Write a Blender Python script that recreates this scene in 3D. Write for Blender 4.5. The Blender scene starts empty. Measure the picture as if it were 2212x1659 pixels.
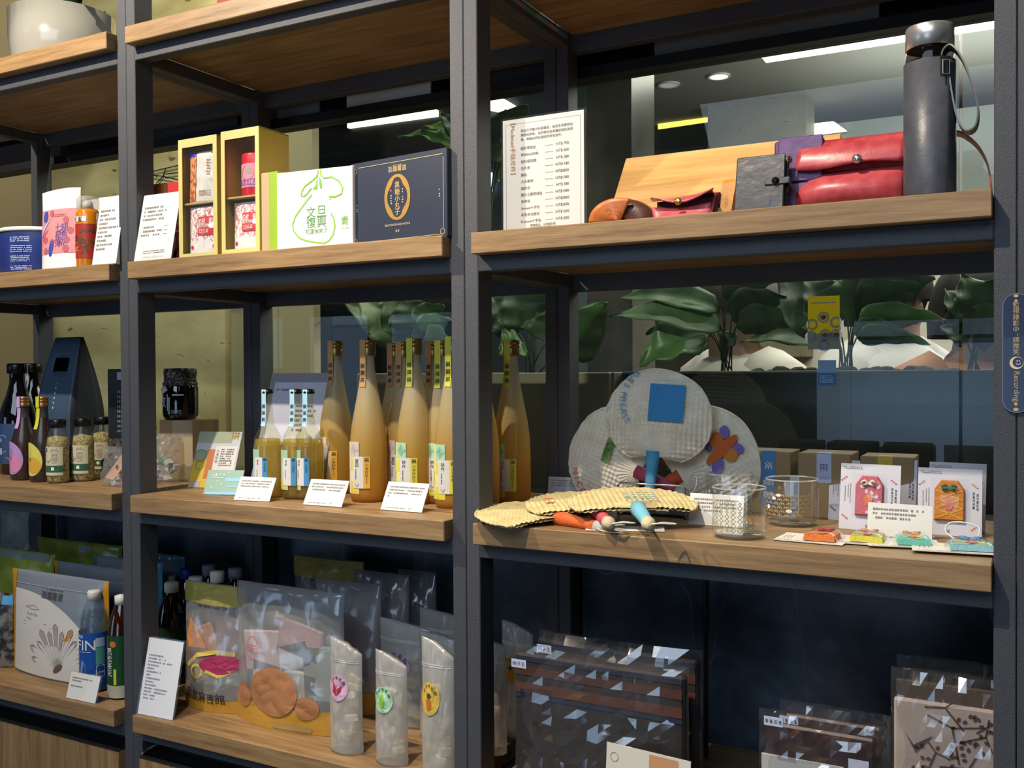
import bpy, bmesh, math, random
from math import sin, cos, pi, sqrt, atan2, radians as rad
from mathutils import Vector, Matrix, noise
S = bpy.context.scene
COL = S.collection
# ------------------------------------------------------------------ camera
FPX, YAW, PITCH, ROLL, DIST, ZC = 2086.08, .494631, -.013533, -.005744, 1.229292, .225478
_f = Vector((-sin(YAW), cos(YAW), 0)); _r = Vector((cos(YAW), sin(YAW), 0)); _u = Vector((0, 0, 1))
FW = cos(PITCH)*_f + sin(PITCH)*_u; _u2 = -sin(PITCH)*_f + cos(PITCH)*_u
RT = cos(ROLL)*_r + sin(ROLL)*_u2; UP = -sin(ROLL)*_r + cos(ROLL)*_u2
CAM = Vector((0, -DIST, ZC))
cd = bpy.data.cameras.new('camera'); cam = bpy.data.objects.new('camera', cd); COL.objects.link(cam)
m = Matrix.Identity(4)
for i in range(3):
    m[i][0] = RT[i]; m[i][1] = UP[i]; m[i][2] = -FW[i]; m[i][3] = CAM[i]
cam.matrix_world = m; cd.sensor_width = 36; cd.lens = FPX/2212*36; cd.clip_start = .02; cd.clip_end = 60
S.camera = cam
# ------------------------------------------------------------------ light
vs = S.view_settings
vs.view_transform = 'Standard'; vs.look = 'None'; vs.gamma = 1; vs.use_curve_mapping = False; vs.exposure = 0.0
w = bpy.data.worlds.new('world'); S.world = w; w.use_nodes = True
w.node_tree.nodes['Background'].inputs[0].default_value = (.55, .72, 1, 1)
w.node_tree.nodes['Background'].inputs[1].default_value = .045
def lamp(name, kind, loc, target, power, col, **k):
    d = bpy.data.lights.new(name, kind); o = bpy.data.objects.new(name, d); COL.objects.link(o)
    o.location = loc; d.energy = power; d.color = col
    o.rotation_euler = (Vector(target)-Vector(loc)).to_track_quat('-Z', 'Y').to_euler()
    for a, b in k.items(): setattr(d, a, b)
    return o
WARM = (1, .87, .70)
lamp('track_spot', 'SPOT', (-1.62, -.72, 1.30), (-1.45, .1, .30), 88, WARM, spot_size=rad(92), spot_blend=.5, shadow_soft_size=.012)
lamp('track_spot', 'SPOT', (-.74, -.86, 1.72), (-.45, .08, .15), 140, WARM, spot_size=rad(62), spot_blend=.5, shadow_soft_size=.014)
lamp('track_spot', 'SPOT', (-2.75, -.95, 1.62), (-2.3, .95, .42), 85, WARM, spot_size=rad(34), spot_blend=.15, shadow_soft_size=.012)
lamp('shop_fill', 'AREA', (-.4, -2.3, 2.0), (-.5, 0, .2), 54, (.66, .81, 1), size=2.2, shape='SQUARE')  # unseen soft fill added for the shop's cool ambient light
lamp('cooler_fill', 'AREA', (-.5, -3.15, -.15), (-.5, 0, -.2), 6, (.55, .76, 1), size=1.0, shape='SQUARE')  # added area light before the cooler, fills the lower shelves
lamp('cooler_fill', 'AREA', (-3.8, -3.15, -.1), (-1.4, 0, -.2), 8, (.55, .76, 1), size=1.4, shape='SQUARE')  # second added fill, before the far cooler
lamp('mall_spot', 'SPOT', (-1.75, .50, 1.6), (-2.4, 1.0, .7), 90, (1, .88, .66), spot_size=rad(120), spot_blend=.3, shadow_soft_size=.02)
lamp('mall_ceiling_panel', 'AREA', (.2, 2.6, 1.8), (.2, 2.6, 0), 110, (1, .93, .82), size=2.6, shape='SQUARE')
lamp('mall_spot', 'SPOT', (-.9, .95, 1.75), (-.75, .66, .3), 26, (1, .95, .85), spot_size=rad(95), spot_blend=.6, shadow_soft_size=.05)  # added spot, brightens the plants behind the glass
lamp('mall_spot', 'SPOT', (-.1, .95, 1.75), (-.2, .68, .3), 26, (1, .95, .85), spot_size=rad(95), spot_blend=.6, shadow_soft_size=.05)  # another added spot for the plants, further right
lamp('mall_ceiling_fill', 'AREA', (.4, 3.2, 1.35), (.4, 3.2, 3), 75, (1, .96, .86), size=2.4, shape='SQUARE')  # added unseen uplight, brightens the mall ceiling
# ------------------------------------------------------------------ projection
def proj(P):
    v = Vector(P)-CAM; d = v.dot(FW)
    return (1106+FPX*v.dot(RT)/d, 829.5-FPX*v.dot(UP)/d)
def _ray(x, y): return RT*((x-1106)/FPX) - UP*((y-829.5)/FPX) + FW
def atY(x, y, Y): d = _ray(x, y); return CAM + d*((Y-CAM.y)/d.y)
def atZ(x, y, Z): d = _ray(x, y); return CAM + d*((Z-CAM.z)/d.z)
def mpp(P): return (Vector(P)-CAM).dot(FW)/FPX          # metres per pixel facing the camera
Z1, Z2, Z3, Z4 = .8605, .43, 0.0, -.407                  # shelf tops
TH = .0315
# ------------------------------------------------------------------ materials
def lin(h):
    if not isinstance(h, str): return tuple(h)[:3]
    h = h.lstrip('#'); c = [int(h[i:i+2], 16)/255 for i in (0, 2, 4)]
    return tuple(a/12.92 if a <= .04045 else ((a+.055)/1.055)**2.4 for a in c)
MATS = {}
def mat(col, rough=.6, metal=0, trans=0, coat=0, bump=0, bscale=60, emit=0, sub=0, spec=.5, alpha=1):
    key = ('p', col, rough, metal, trans, coat, bump, bscale, emit, sub, spec, alpha)
    if key in MATS: return MATS[key]
    mt = bpy.data.materials.new('paint'); mt.use_nodes = True; nt = mt.node_tree; b = nt.nodes['Principled BSDF']
    c = lin(col); b.inputs['Base Color'].default_value = (*c, 1); b.inputs['Roughness'].default_value = rough
    b.inputs['Metallic'].default_value = metal; b.inputs['Transmission Weight'].default_value = trans
    b.inputs['Coat Weight'].default_value = coat; b.inputs['Specular IOR Level'].default_value = spec
    if emit: b.inputs['Emission Color'].default_value = (*c, 1); b.inputs['Emission Strength'].default_value = emit
    if bump:
        n = nt.nodes.new('ShaderNodeTexNoise'); n.inputs['Scale'].default_value = bscale; n.inputs['Detail'].default_value = 3
        t = nt.nodes.new('ShaderNodeTexCoord'); bp = nt.nodes.new('ShaderNodeBump'); bp.inputs['Strength'].default_value = bump
        bp.inputs['Distance'].default_value = .004
        nt.links.new(t.outputs['Object'], n.inputs['Vector']); nt.links.new(n.outputs['Fac'], bp.inputs['Height'])
        nt.links.new(bp.outputs['Normal'], b.inputs['Normal'])
    MATS[key] = mt; return mt
def nodemat(key, build):
    if key in MATS: return MATS[key]
    mt = bpy.data.materials.new('surface'); mt.use_nodes = True; nt = mt.node_tree; nt.nodes.clear()
    out = nt.nodes.new('ShaderNodeOutputMaterial'); L = nt.links.new
    def N(t, **k):
        n = nt.nodes.new('ShaderNode'+t)
        for a, v in k.items():
            if a in n.inputs: n.inputs[a].default_value = v
            else: setattr(n, a, v)
        return n
    build(N, L, out); MATS[key] = mt; return mt
def ramp(N, L, src, stops):
    r = N('ValToRGB'); e = r.color_ramp.elements
    while len(e) < len(stops): e.new(.5)
    for i, (p, c) in enumerate(stops): e[i].position = p; e[i].color = (*lin(c), 1)
    L(src, r.inputs[0]); return r.outputs[0]
def wood(cols=('#6b5138', '#8b6d49', '#a5865e'), rough=.5, axis=0, sc=1.0):
    def b(N, L, out):
        t = N('TexCoord'); mp = N('Mapping'); s = [70*sc]*3; s[axis] = 5*sc; mp.inputs['Scale'].default_value = s
        n = N('TexNoise', Scale=1.0, Detail=6.0, Roughness=.65); n2 = N('TexNoise', Scale=3.0, Detail=2.0)
        L(t.outputs['Object'], mp.inputs[0]); L(mp.outputs[0], n.inputs['Vector']); L(t.outputs['Object'], n2.inputs['Vector'])
        ad = N('Math', operation='MULTIPLY_ADD'); ad.inputs[1].default_value = .35; L(n2.outputs['Fac'], ad.inputs[0]); L(n.outputs['Fac'], ad.inputs[2])
        c = ramp(N, L, ad.outputs[0], [(.48, cols[0]), (.62, cols[1]), (.82, cols[2])])
        p = N('BsdfPrincipled', Roughness=rough); L(c, p.inputs['Base Color'])
        bp = N('Bump', Strength=.35, Distance=.002); L(n.outputs['Fac'], bp.inputs['Height']); L(bp.outputs[0], p.inputs['Normal']); L(p.outputs[0], out.inputs[0])
    return nodemat(('wood', cols, rough, axis, sc), b)
def clear(tint='#ffffff', dens=.06, rough=.03, crinkle=0, cs=30, body='#ffffff', fres=1.45, trans=.0):
    """thin clear film or glass: see-through, Fresnel reflections, a little body colour"""
    def b(N, L, out):
        tr = N('BsdfTransparent'); tr.inputs[0].default_value = (*lin(tint), 1)
        gl = N('BsdfGlossy', Roughness=rough); df = N('BsdfDiffuse'); df.inputs[0].default_value = (*lin(body), 1)
        tl = N('BsdfTranslucent'); tl.inputs[0].default_value = (*lin(body), 1)
        md = N('MixShader', Fac=.45); L(df.outputs[0], md.inputs[1]); L(tl.outputs[0], md.inputs[2])
        m1 = N('MixShader', Fac=dens); L(tr.outputs[0], m1.inputs[1]); L(md.outputs[0], m1.inputs[2])
        fr = N('Fresnel', IOR=fres); m2 = N('MixShader'); ge = N('NewGeometry'); iv = N('Math', operation='SUBTRACT'); iv.inputs[0].default_value = 1; L(ge.outputs['Backfacing'], iv.inputs[1]); mu = N('Math', operation='MULTIPLY'); L(fr.outputs[0], mu.inputs[0]); L(iv.outputs[0], mu.inputs[1]); L(mu.outputs[0], m2.inputs[0]); L(m1.outputs[0], m2.inputs[1]); L(gl.outputs[0], m2.inputs[2])
        if crinkle:
            t = N('TexCoord'); v = N('TexVoronoi', Scale=cs, feature='F1'); n = N('TexNoise', Scale=cs*.6, Detail=2.0)
            L(t.outputs['Object'], n.inputs['Vector']); L(n.outputs['Color'], v.inputs['Vector'])
            L(t.outputs['Object'], v.inputs['Vector'])
            ad = N('Math', operation='ADD'); L(v.outputs['Distance'], ad.inputs[0]); L(n.outputs['Fac'], ad.inputs[1])
            bp = N('Bump', Strength=crinkle, Distance=.01); L(ad.outputs[0], bp.inputs['Height'])
            L(bp.outputs[0], gl.inputs['Normal']); L(bp.outputs[0], fr.inputs['Normal'])
        L(m2.outputs[0], out.inputs[0])
    return nodemat(('clear', tint, dens, rough, crinkle, cs, body, fres), b)
def milky(stops, h, rough=.35, tl=.5):
    """frosted glass full of cloudy drink; colour settles with height"""
    def b(N, L, out):
        t = N('TexCoord'); sx = N('SeparateXYZ'); L(t.outputs['Object'], sx.inputs[0])
        dv = N('Math', operation='DIVIDE'); dv.inputs[1].default_value = h; L(sx.outputs[2], dv.inputs[0])
        c = ramp(N, L, dv.outputs[0], stops)
        p = N('BsdfPrincipled', Roughness=rough); L(c, p.inputs['Base Color'])
        tr = N('BsdfTranslucent'); L(c, tr.inputs[0]); mx = N('MixShader', Fac=tl); L(p.outputs[0], mx.inputs[1]); L(tr.outputs[0], mx.inputs[2])
        L(mx.outputs[0], out.inputs[0])
    return nodemat(('milky', tuple(stops), h, rough, tl), b)
def speck(cols, scale, rough=.6, detail=2, bump=0):
    def b(N, L, out):
        t = N('TexCoord'); n = N('TexNoise', Scale=scale, Detail=detail); L(t.outputs['Object'], n.inputs['Vector'])
        c = ramp(N, L, n.outputs['Fac'], cols); p = N('BsdfPrincipled', Roughness=rough); L(c, p.inputs['Base Color'])
        if bump:
            bp = N('Bump', Strength=bump, Distance=.003); L(n.outputs['Fac'], bp.inputs['Height']); L(bp.outputs[0], p.inputs['Normal'])
        L(p.outputs[0], out.inputs[0])
    return nodemat(('speck', tuple(cols), scale, rough, detail, bump), b)
# ------------------------------------------------------------------ mesh tools
class MB:
    def __init__(s): s.v = []; s.f = []
    def add(s, v, f):
        o = len(s.v); s.v += [tuple(a) for a in v]; s.f += [tuple(i+o for i in q) for q in f]; return s
    def box(s, x0, x1, y0, y1, z0, z1):
        return s.add([(x, y, z) for z in (z0, z1) for y in (y0, y1) for x in (x0, x1)],
                     [(0, 2, 3, 1), (4, 5, 7, 6), (0, 1, 5, 4), (2, 6, 7, 3), (0, 4, 6, 2), (1, 3, 7, 5)])
    def lathe(s, prof, seg=28, cx=0, cy=0, sq=1):
        n = len(prof); v = [(cx+r*sin(2*pi*k/seg), cy-r*sq*cos(2*pi*k/seg), z) for k in range(seg) for r, z in prof]
        f = [(k*n+i, ((k+1) % seg)*n+i, ((k+1) % seg)*n+i+1, k*n+i+1) for k in range(seg) for i in range(n-1)]
        return s.add(v, f)
    def tube(s, pts, r, seg=8, caps=True):
        pts = [Vector(p) for p in pts]; n = len(pts); rr = r if isinstance(r, (list, tuple)) else [r]*n
        v = []; up = Vector((.13, .21, .97))
        for i, p in enumerate(pts):
            d = (pts[min(i+1, n-1)]-pts[max(i-1, 0)]).normalized(); a = d.cross(up)
            if a.length < 1e-4: a = d.cross(Vector((1, 0, 0)))
            a.normalize(); b = d.cross(a); up = b.cross(d) if False else up
            v += [p+rr[i]*(cos(2*pi*k/seg)*a+sin(2*pi*k/seg)*b) for k in range(seg)]
        f = [(i*seg+k, i*seg+(k+1) % seg, (i+1)*seg+(k+1) % seg, (i+1)*seg+k) for i in range(n-1) for k in range(seg)]
        if caps: f += [tuple(range(seg))[::-1], tuple(range((n-1)*seg, n*seg))]
        return s.add(v, f)
    def grid(s, fn, nu, nv, flip=False):
        v = [fn(i/nu, j/nv) for j in range(nv+1) for i in range(nu+1)]; W = nu+1
        f = [(j*W+i, j*W+i+1, (j+1)*W+i+1, (j+1)*W+i) for j in range(nv) for i in range(nu)]
        if flip: f = [q[::-1] for q in f]
        return s.add(v, f)
    def poly_prism(s, pts, y0, y1):
        n = len(pts); v = [(x, y0, z) for x, z in pts]+[(x, y1, z) for x, z in pts]
        return s.add(v, [tuple(range(n)), tuple(range(n, 2*n))[::-1]]+[(i, i+n, (i+1) % n+n, (i+1) % n) for i in range(n)])
    def build(s, name, mt, parent=None, smooth=False, bevel=0, solid=0, loc=None, rot=None):
        me = bpy.data.meshes.new(name); me.from_pydata(s.v, [], s.f); me.update()
        if bevel:
            bm = bmesh.new(); bm.from_mesh(me); bmesh.ops.recalc_face_normals(bm, faces=bm.faces)
            bmesh.ops.bevel(bm, geom=bm.edges[:], offset=bevel, segments=1, affect='EDGES', clamp_overlap=True); bm.to_mesh(me); bm.free()
        else:
            bm = bmesh.new(); bm.from_mesh(me); bmesh.ops.recalc_face_normals(bm, faces=bm.faces); bm.to_mesh(me); bm.free()
        if smooth: me.polygons.foreach_set('use_smooth', [True]*len(me.polygons))
        if mt: me.materials.append(mt)
        o = bpy.data.objects.new(name, me); COL.objects.link(o)
        if parent: o.parent = parent
        if loc is None: host(o, parent, name)
        if loc is not None: o.location = loc
        if rot is not None: o.rotation_euler = rot
        if solid:
            md = o.modifiers.new('thick', 'SOLIDIFY'); md.thickness = solid; md.offset = 0
        return o
HOSTS = {'label', 'paper', 'sticker', 'sheet', 'card', 'sleeve', 'plate', 'carton', 'cloth_body', 'printed_cloth', 'wrapper', 'woven_patch', 'cream_panel', 'paper_insert', 'neck_label', 'seal_strip', 'neck_strip', 'paper_tag', 'price_tag', 'charm'}
PRINTS = {'lettering', 'small_print', 'label_print', 'label_swoosh', 'label_tiles', 'label_blocks', 'label_wash', 'diamond_print', 'seal_marks', 'strip_mark', 'heading', 'border', 'flourish', 'price_rules', 'signature', 'emblem', 'fruit_print', 'leaf_print', 'cross_stitch', 'woven_band', 'branch_print', 'berry_print', 'moon', 'smile', 'gold_dots', 'plate_edge', 'dishes', 'food', 'blue_wash', 'blue_half', 'green_band', 'name_block', 'band_mark', 'fish_drawing', 'pomelo_outline', 'leaf_outline', 'stem', 'gold_border', 'gold_oval', 'brand_mark', 'dots', 'tea_leaves', 'shell_drawing', 'shell_lines', 'orange_dash', 'colour_blocks', 'orange_strip', 'sage_top', 'lilac_tile', 'ring_print', 'rice_mark', 'text_panel', 'blue_edge', 'tan_panel', 'crest', 'hill', 'seal', 'pattern'}
HOSTD = {}
def host(o, parent, name):
    if parent is not None and name in HOSTS: HOSTD[parent.name] = o
def Bx(name, mt, parent, x0, x1, y0, y1, z0, z1, bevel=.0008): return MB().box(x0, x1, y0, y1, z0, z1).build(name, mt, parent, bevel=bevel)
def tag(o, label, cat, group=None, kind=None):
    if label: o['label'] = label
    if cat: o['category'] = cat
    if group: o['group'] = group
    if kind: o['kind'] = kind
    return o
def thing(name, label, cat, loc, rz=0, group=None):
    o = bpy.data.objects.new(name, None); COL.objects.link(o); o.location = loc; o.rotation_euler = (0, 0, rz); o.empty_display_size = .02
    return tag(o, label, cat, group)
def struct(o): o['kind'] = 'structure'; return o
def copy_tree(o, parent=None):
    c = o.copy(); COL.objects.link(c); c.parent = parent
    for ch in list(o.children): copy_tree(ch, c)
    return c
# ------------------------------------------------------------------ print on surfaces
def flat(y=0, lean=0, z0=0, s0=0, y0=None):
    ca, sa = cos(lean), sin(lean)
    return lambda s, t, n: (s+s0, y+t*sa-n*ca, z0+t*ca+n*sa)
def cyl(rf, R=None, a0=0, cx=0, cy=0):
    rf = rf if callable(rf) else (lambda t, r=rf: r)
    def f(s, t, n):
        r = rf(t)+n; a = a0+s/(R or rf(t)); return (cx+r*sin(a), cy-r*cos(a), t)
    return f
def side(x, y0=0, sgn=1): return lambda s, t, n: (x+sgn*n, y0+sgn*s, t)      # face looking +x (sgn=1)
def topface(z): return lambda s, t, n: (s, t, z+n)
_T = {}
def text(st, h=1, x=0, y=0, ang=0, al='C', wide=1, bold=0):
    if st not in _T:
        c = bpy.data.curves.new('t', 'FONT'); c.body = st; c.size = 1; c.resolution_u = 2
        o = bpy.data.objects.new('t', c); me = bpy.data.meshes.new_from_object(o)
        vv = [(p.co.x, p.co.y) for p in me.vertices]; ff = [tuple(p.vertices) for p in me.polygons]
        bpy.data.objects.remove(o); bpy.data.curves.remove(c); bpy.data.meshes.remove(me)
        xs = [p[0] for p in vv] or [0]; ys = [p[1] for p in vv] or [0]
        x0, x1, y0, y1 = min(xs), max(xs), min(ys), max(ys); hh = max(y1-y0, .3)
        _T[st] = ([((a-(x0+x1)/2)/hh, (b-(y0+y1)/2)/hh) for a, b in vv], ff, (x1-x0)/hh)
    vv, ff, W = _T[st]; dx = {'C': 0, 'L': W/2*h*wide, 'R': -W/2*h*wide}[al]
    ca, sa = cos(ang), sin(ang); r = []
    for a, b in vv:
        a, b = a*h*wide+dx, b*h; r.append((x+a*ca-b*sa, y+a*sa+b*ca))
    return r, ff
def vtext(st, h, x, y, gap=1.12):
    return merge(*[text(c, h, x, y-i*h*gap-h/2) for i, c in enumerate(st)])
def merge(*ps):
    v = []; f = []
    for a, b in ps: o = len(v); v += a; f += [tuple(i+o for i in q) for q in b]
    return v, f
def rect(x0, x1, y0, y1, nx=1, ny=1):
    v = [(x0+(x1-x0)*i/nx, y0+(y1-y0)*j/ny) for j in range(ny+1) for i in range(nx+1)]; W = nx+1
    return v, [(j*W+i, j*W+i+1, (j+1)*W+i+1, (j+1)*W+i) for j in range(ny) for i in range(nx)]
def ellipse(cx, cy, a, b, ang=0, seg=24, rings=3):
    v = [(cx, cy)]; f = []; ca, sa = cos(ang), sin(ang)
    for k in range(1, rings+1):
        for i in range(seg):
            p, q = a*k/rings*cos(2*pi*i/seg), b*k/rings*sin(2*pi*i/seg); v.append((cx+p*ca-q*sa, cy+p*sa+q*ca))
    for i in range(seg): f.append((0, 1+i, 1+(i+1) % seg))
    for k in range(rings-1):
        for i in range(seg):
            o = 1+k*seg; f.append((o+i, o+seg+i, o+seg+(i+1) % seg, o+(i+1) % seg))
    return v, f
def line(pts, w, closed=False):
    v = []; f = []; n = len(pts)
    for i, (x, y) in enumerate(pts):
        a = pts[(i-1) % n] if closed or i else pts[i]; b = pts[(i+1) % n] if closed or i < n-1 else pts[i]
        dx, dy = b[0]-a[0], b[1]-a[1]; l = sqrt(dx*dx+dy*dy) or 1; nx, ny = -dy/l*w/2, dx/l*w/2
        v += [(x+nx, y+ny), (x-nx, y-ny)]
    for i in range(n if closed else n-1):
        a, b = 2*i, 2*((i+1) % n); f.append((a, a+1, b+1, b))
    return v, f
def frame2(x0, x1, y0, y1, w): return line([(x0, y0), (x1, y0), (x1, y1), (x0, y1)], w, True)
def poly(pts): return list(pts), [tuple(range(len(pts)))]
def blk(n, h, x, y, seed=0, vert=True):
    """characters too small to make out"""
    rnd = random.Random(seed+n); r = []
    for i in range(n):
        cx, cy = (x, y-i*h*1.15-h/2) if vert else (x+(i-(n-1)/2)*h*1.15, y)
        for k in range(3): r.append(rect(cx-h*.42*rnd.uniform(.7, 1), cx+h*.42*rnd.uniform(.7, 1), cy+h*(.3-.32*k), cy+h*(.42-.32*k)))
        r.append(rect(cx-h*.06+h*rnd.uniform(-.2, .2), cx+h*.08, cy-h*.42, cy+h*.42))
    return merge(*r)
def bars(x0, x1, y0, y1, rows, seed=0, ch=None, fill=.55, ends=None):
    """rows of print too small to read: one little block for each character"""
    rnd = random.Random(seed); ps = []; lh = (y0-y1)/rows if y0 > y1 else (y1-y0)/rows; yt = max(y0, y1); cw = ch or lh*fill
    for r in range(rows):
        e = x1 if ends is None else x0+(x1-x0)*ends[r % len(ends)]; yc = yt-(r+.5)*lh; x = x0
        while x+cw*.8 <= e:
            if rnd.random() > .1:
                hh = lh*fill*rnd.uniform(.7, 1)/2; ps.append(rect(x, x+cw*rnd.uniform(.6, .9), yc-hh, yc+hh))
            x += cw
    return merge(*ps) if ps else ([], [])
def rice(x, y, h):
    """the maker's grid-like mark"""
    ps = [rect(x-h/2, x+h/2, y+h*.36, y+h*.5), rect(x-h/2, x+h/2, y-h*.04, y+h*.1), rect(x-h*.5, x-h*.36, y-h*.3, y+h*.5), rect(x+h*.3, x+h*.44, y-h*.3, y+h*.5),
          rect(x-h*.1, x+h*.05, y-h*.5, y+h*.5), line([(x-h*.2, y-h*.1), (x-h*.5, y-h*.5)], h*.13), line([(x+h*.15, y-h*.1), (x+h*.5, y-h*.5)], h*.13)]
    return merge(*ps)
def deco(parent, name, surf, shp, mt, n=.0005, kind=None):
    v, f = shp
    if not v: return None
    o = MB().add([surf(a, b, n) for a, b in v], f)
    me = bpy.data.meshes.new(name); me.from_pydata(o.v, [], o.f); me.update(); me.materials.append(mt)
    ob = bpy.data.objects.new(name, me); COL.objects.link(ob); ob.parent = HOSTD.get(parent.name, parent) if name in PRINTS else parent
    host(ob, parent, name)
    if kind or name in STUFFY: ob['kind'] = 'stuff'
    return ob
STUFFY = {'small_print', 'dots', 'flowers', 'vine_print', 'blossom', 'tea_leaves', 'maker_mark', 'brand_mark', 'price_rules', 'pattern', 'stitching', 'lettering'}
INK = mat('#33322f', .7); GREY = mat('#8a8783', .7); WHITE = mat('#f2f0ea', .6); PAPER = mat('#e9e6df', .7); GOLD = mat('#d9a95a', .35, .6)
def solve_len(B, d, pyt):
    lo, hi = 0, 1.0; B = Vector(B); d = Vector(d)
    for _ in range(40):
        mid = (lo+hi)/2
        if proj(B+d*mid)[1] > pyt: lo = mid
        else: hi = mid
    return lo
def stand_px(px, pyt, pyb, wpx, z):
    """upright round thing: returns base centre, height, radius from pixel extents and the shelf it stands on"""
    F = atZ(px, pyb, z); k = mpp(F); r = wpx*k/2; d = Vector((F.x, F.y+DIST, 0)).normalized()
    c = F+d*r; c.z = z; return c, solve_len(c, (0, 0, 1), pyt), r
def front_px(x0, x1, pyt, Y, z):
    """upright front at depth Y on shelf z: centre x, width, height"""
    pm = proj(((atY(x0, 800, Y).x+atY(x1, 800, Y).x)/2, Y, z))[1]; ym = (pm+pyt)/2
    a, b = atY(x0, ym, Y).x, atY(x1, ym, Y).x; xc = (a+b)/2
    return xc, b-a, solve_len((xc, Y, z), (0, 0, 1), pyt)
# ================================================================== structure
OAK = wood(); OAKT = wood(('#9a7448', '#b98f5c', '#cda572'), .42)
STEEL = speck([(.35, '#3e4046'), (.65, '#4e4f54')], 900, .55, 2, .25)
BLACK = mat('#0c0d10', .5)
def marble():
    def b(N, L, out):
        t = N('TexCoord'); n = N('TexNoise', Scale=3.0, Detail=8.0, Roughness=.7); L(t.outputs['Object'], n.inputs['Vector'])
        c = ramp(N, L, n.outputs['Fac'], [(.40, '#28313e'), (.56, '#4a5866'), (.75, '#808c98')])
        mp = N('Mapping'); mp.inputs['Rotation'].default_value = (0, .5, 0); mp.inputs['Scale'].default_value = (1.3, 1, .5); L(t.outputs['Object'], mp.inputs[0])
        v = N('TexNoise', Scale=1.6, Detail=3.0, Distortion=.6); L(mp.outputs[0], v.inputs['Vector'])
        s = N('Math', operation='SUBTRACT'); s.inputs[1].default_value = .5; L(v.outputs['Fac'], s.inputs[0]); a = N('Math', operation='ABSOLUTE'); L(s.outputs[0], a.inputs[0])
        k = ramp(N, L, a.outputs[0], [(0, '#ffffff'), (.004, '#000000')]); mx = N('MixRGB', blend_type='MIX'); L(k, mx.inputs[0]); L(c, mx.inputs[1]); mx.inputs[2].default_value = (.12, .13, .15, 1)
        p = N('BsdfPrincipled', Roughness=.28); L(mx.outputs[0], p.inputs['Base Color']); L(p.outputs[0], out.inputs[0])
    return nodemat('marble', b)
def travertine(a='#93845c', b_='#c4b78e', pit='#5a4e34', key='t'):
    def b(N, L, out):
        t = N('TexCoord'); mp = N('Mapping'); mp.inputs['Scale'].default_value = (1.2, 1.2, 3.2); L(t.outputs['Object'], mp.inputs[0])
        n = N('TexNoise', Scale=2.0, Detail=6.0); L(mp.outputs[0], n.inputs['Vector']); c = ramp(N, L, n.outputs['Fac'], [(.35, a), (.65, b_)])
        v = N('TexNoise', Scale=14.0, Detail=3.0, Distortion=.8); L(mp.outputs[0], v.inputs['Vector']); k = ramp(N, L, v.outputs['Fac'], [(.30, '#ffffff'), (.335, '#000000')])
        mx = N('MixRGB'); L(k, mx.inputs[0]); L(c, mx.inputs[1]); mx.inputs[2].default_value = (*lin(pit), 1)
        p = N('BsdfPrincipled', Roughness=.6); L(mx.outputs[0], p.inputs['Base Color']); L(p.outputs[0], out.inputs[0])
    return nodemat('trav'+key, b)
GLASS = clear('#eef4f2', .012, .0, body='#9fb4b0')
# --- room shells
FL = -1.25
struct(Bx('floor', mat('#6d655a', .35), None, -6, 5, -4.2, 7, FL-.05, FL))
struct(Bx('wall_shop', mat('#3b3d40', .7), None, -6, 5, -4.2, -4.1, FL, 2.05))
struct(Bx('ceiling', mat('#54565a', .8), None, -6, 5, -4.2, .36, 2.05, 2.1))
MC = 1.85
struct(Bx('ceiling_mall', mat('#8f8f8c', .8), None, -6, 5, .46, 6.2, MC, MC+.05))
struct(Bx('wall_mall', mat('#a9a79c', .8), None, -6, 5, 5.6, 5.7, FL, MC))
struct(Bx('wall_side', mat('#55524a', .8), None, 4.2, 4.3, -4.1, 5.7, FL, 2.05))
# window wall behind the shelves
wb = struct(Bx('wall_back', BLACK, None, -3.4, 1.6, .415, .455, FL, -.02))
MAR = marble(); xs = [-3.4, -2.23, -1.49, -.756, -.016, .72, 1.6]
for i in range(len(xs)-1): Bx('marble_panel', MAR, wb, xs[i]+.002, xs[i+1]-.002, .402, .416, -.78, -.022, .001)
wn = struct(Bx('window_1', BLACK, None, -3.4, 1.6, .405, .45, .763, .783))
Bx('transom_panel', mat('#141416', .18), wn, -3.4, 1.6, .42, .44, .779, .845)
for a_, b_, c_ in ((750, 932, '#d8d4cc'), (583, 692, '#6f7074'), (1415, 1900, '#7d786e'), (330, 515, '#3c3d42'), (1062, 1178, '#3a3a3a')): Bx('transom_light_patch', mat(c_, .35), wn, atY(a_, 180, .42).x, atY(b_, 180, .42).x, .4165, .421, .786, .826, .001)  # flat plates painted as the light patches showing in the transom
Bx('window_head', BLACK, wn, -3.4, 1.6, .405, .45, .845, .90)
Bx('window_sill', BLACK, wn, -3.4, 1.6, .40, .455, -.02, -.004)
for i, (a, b) in enumerate([(-3.4, -1.49), (-1.49, -.756), (-.756, -.10), (-.098, .72)]): Bx('pane', GLASS, wn, a+.001, b-.001, .428, .434, -.004, .763, .0004)
Bx('pane', GLASS, wn, -3.4, 1.6, .428, .434, .90, 1.5, .0004)
# travertine wall left of the plants, with a stepped corner
tv = struct(MB().box(-3.0, -2.17, .95, 1.4, FL, MC).build('wall_left', travertine()))
Bx('corner_strip', mat('#8f8869', .6), tv, -2.168, -2.115, .97, 1.3, FL, MC)
tw = struct(MB().box(-4.6, -3.03, .72, 1.4, FL, MC).build('wall_far_left', travertine('#8d9498', '#a4a9ab', '#4b4f52', 'g')))
Bx('corner_strip', mat('#8a7a60', .6), tw, -3.03, -2.985, .74, 1.2, FL, MC)
Bx('corner_strip', mat('#b9b3a4', .6), tw, -3.045, -3.03, .712, .75, FL, MC)
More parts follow.
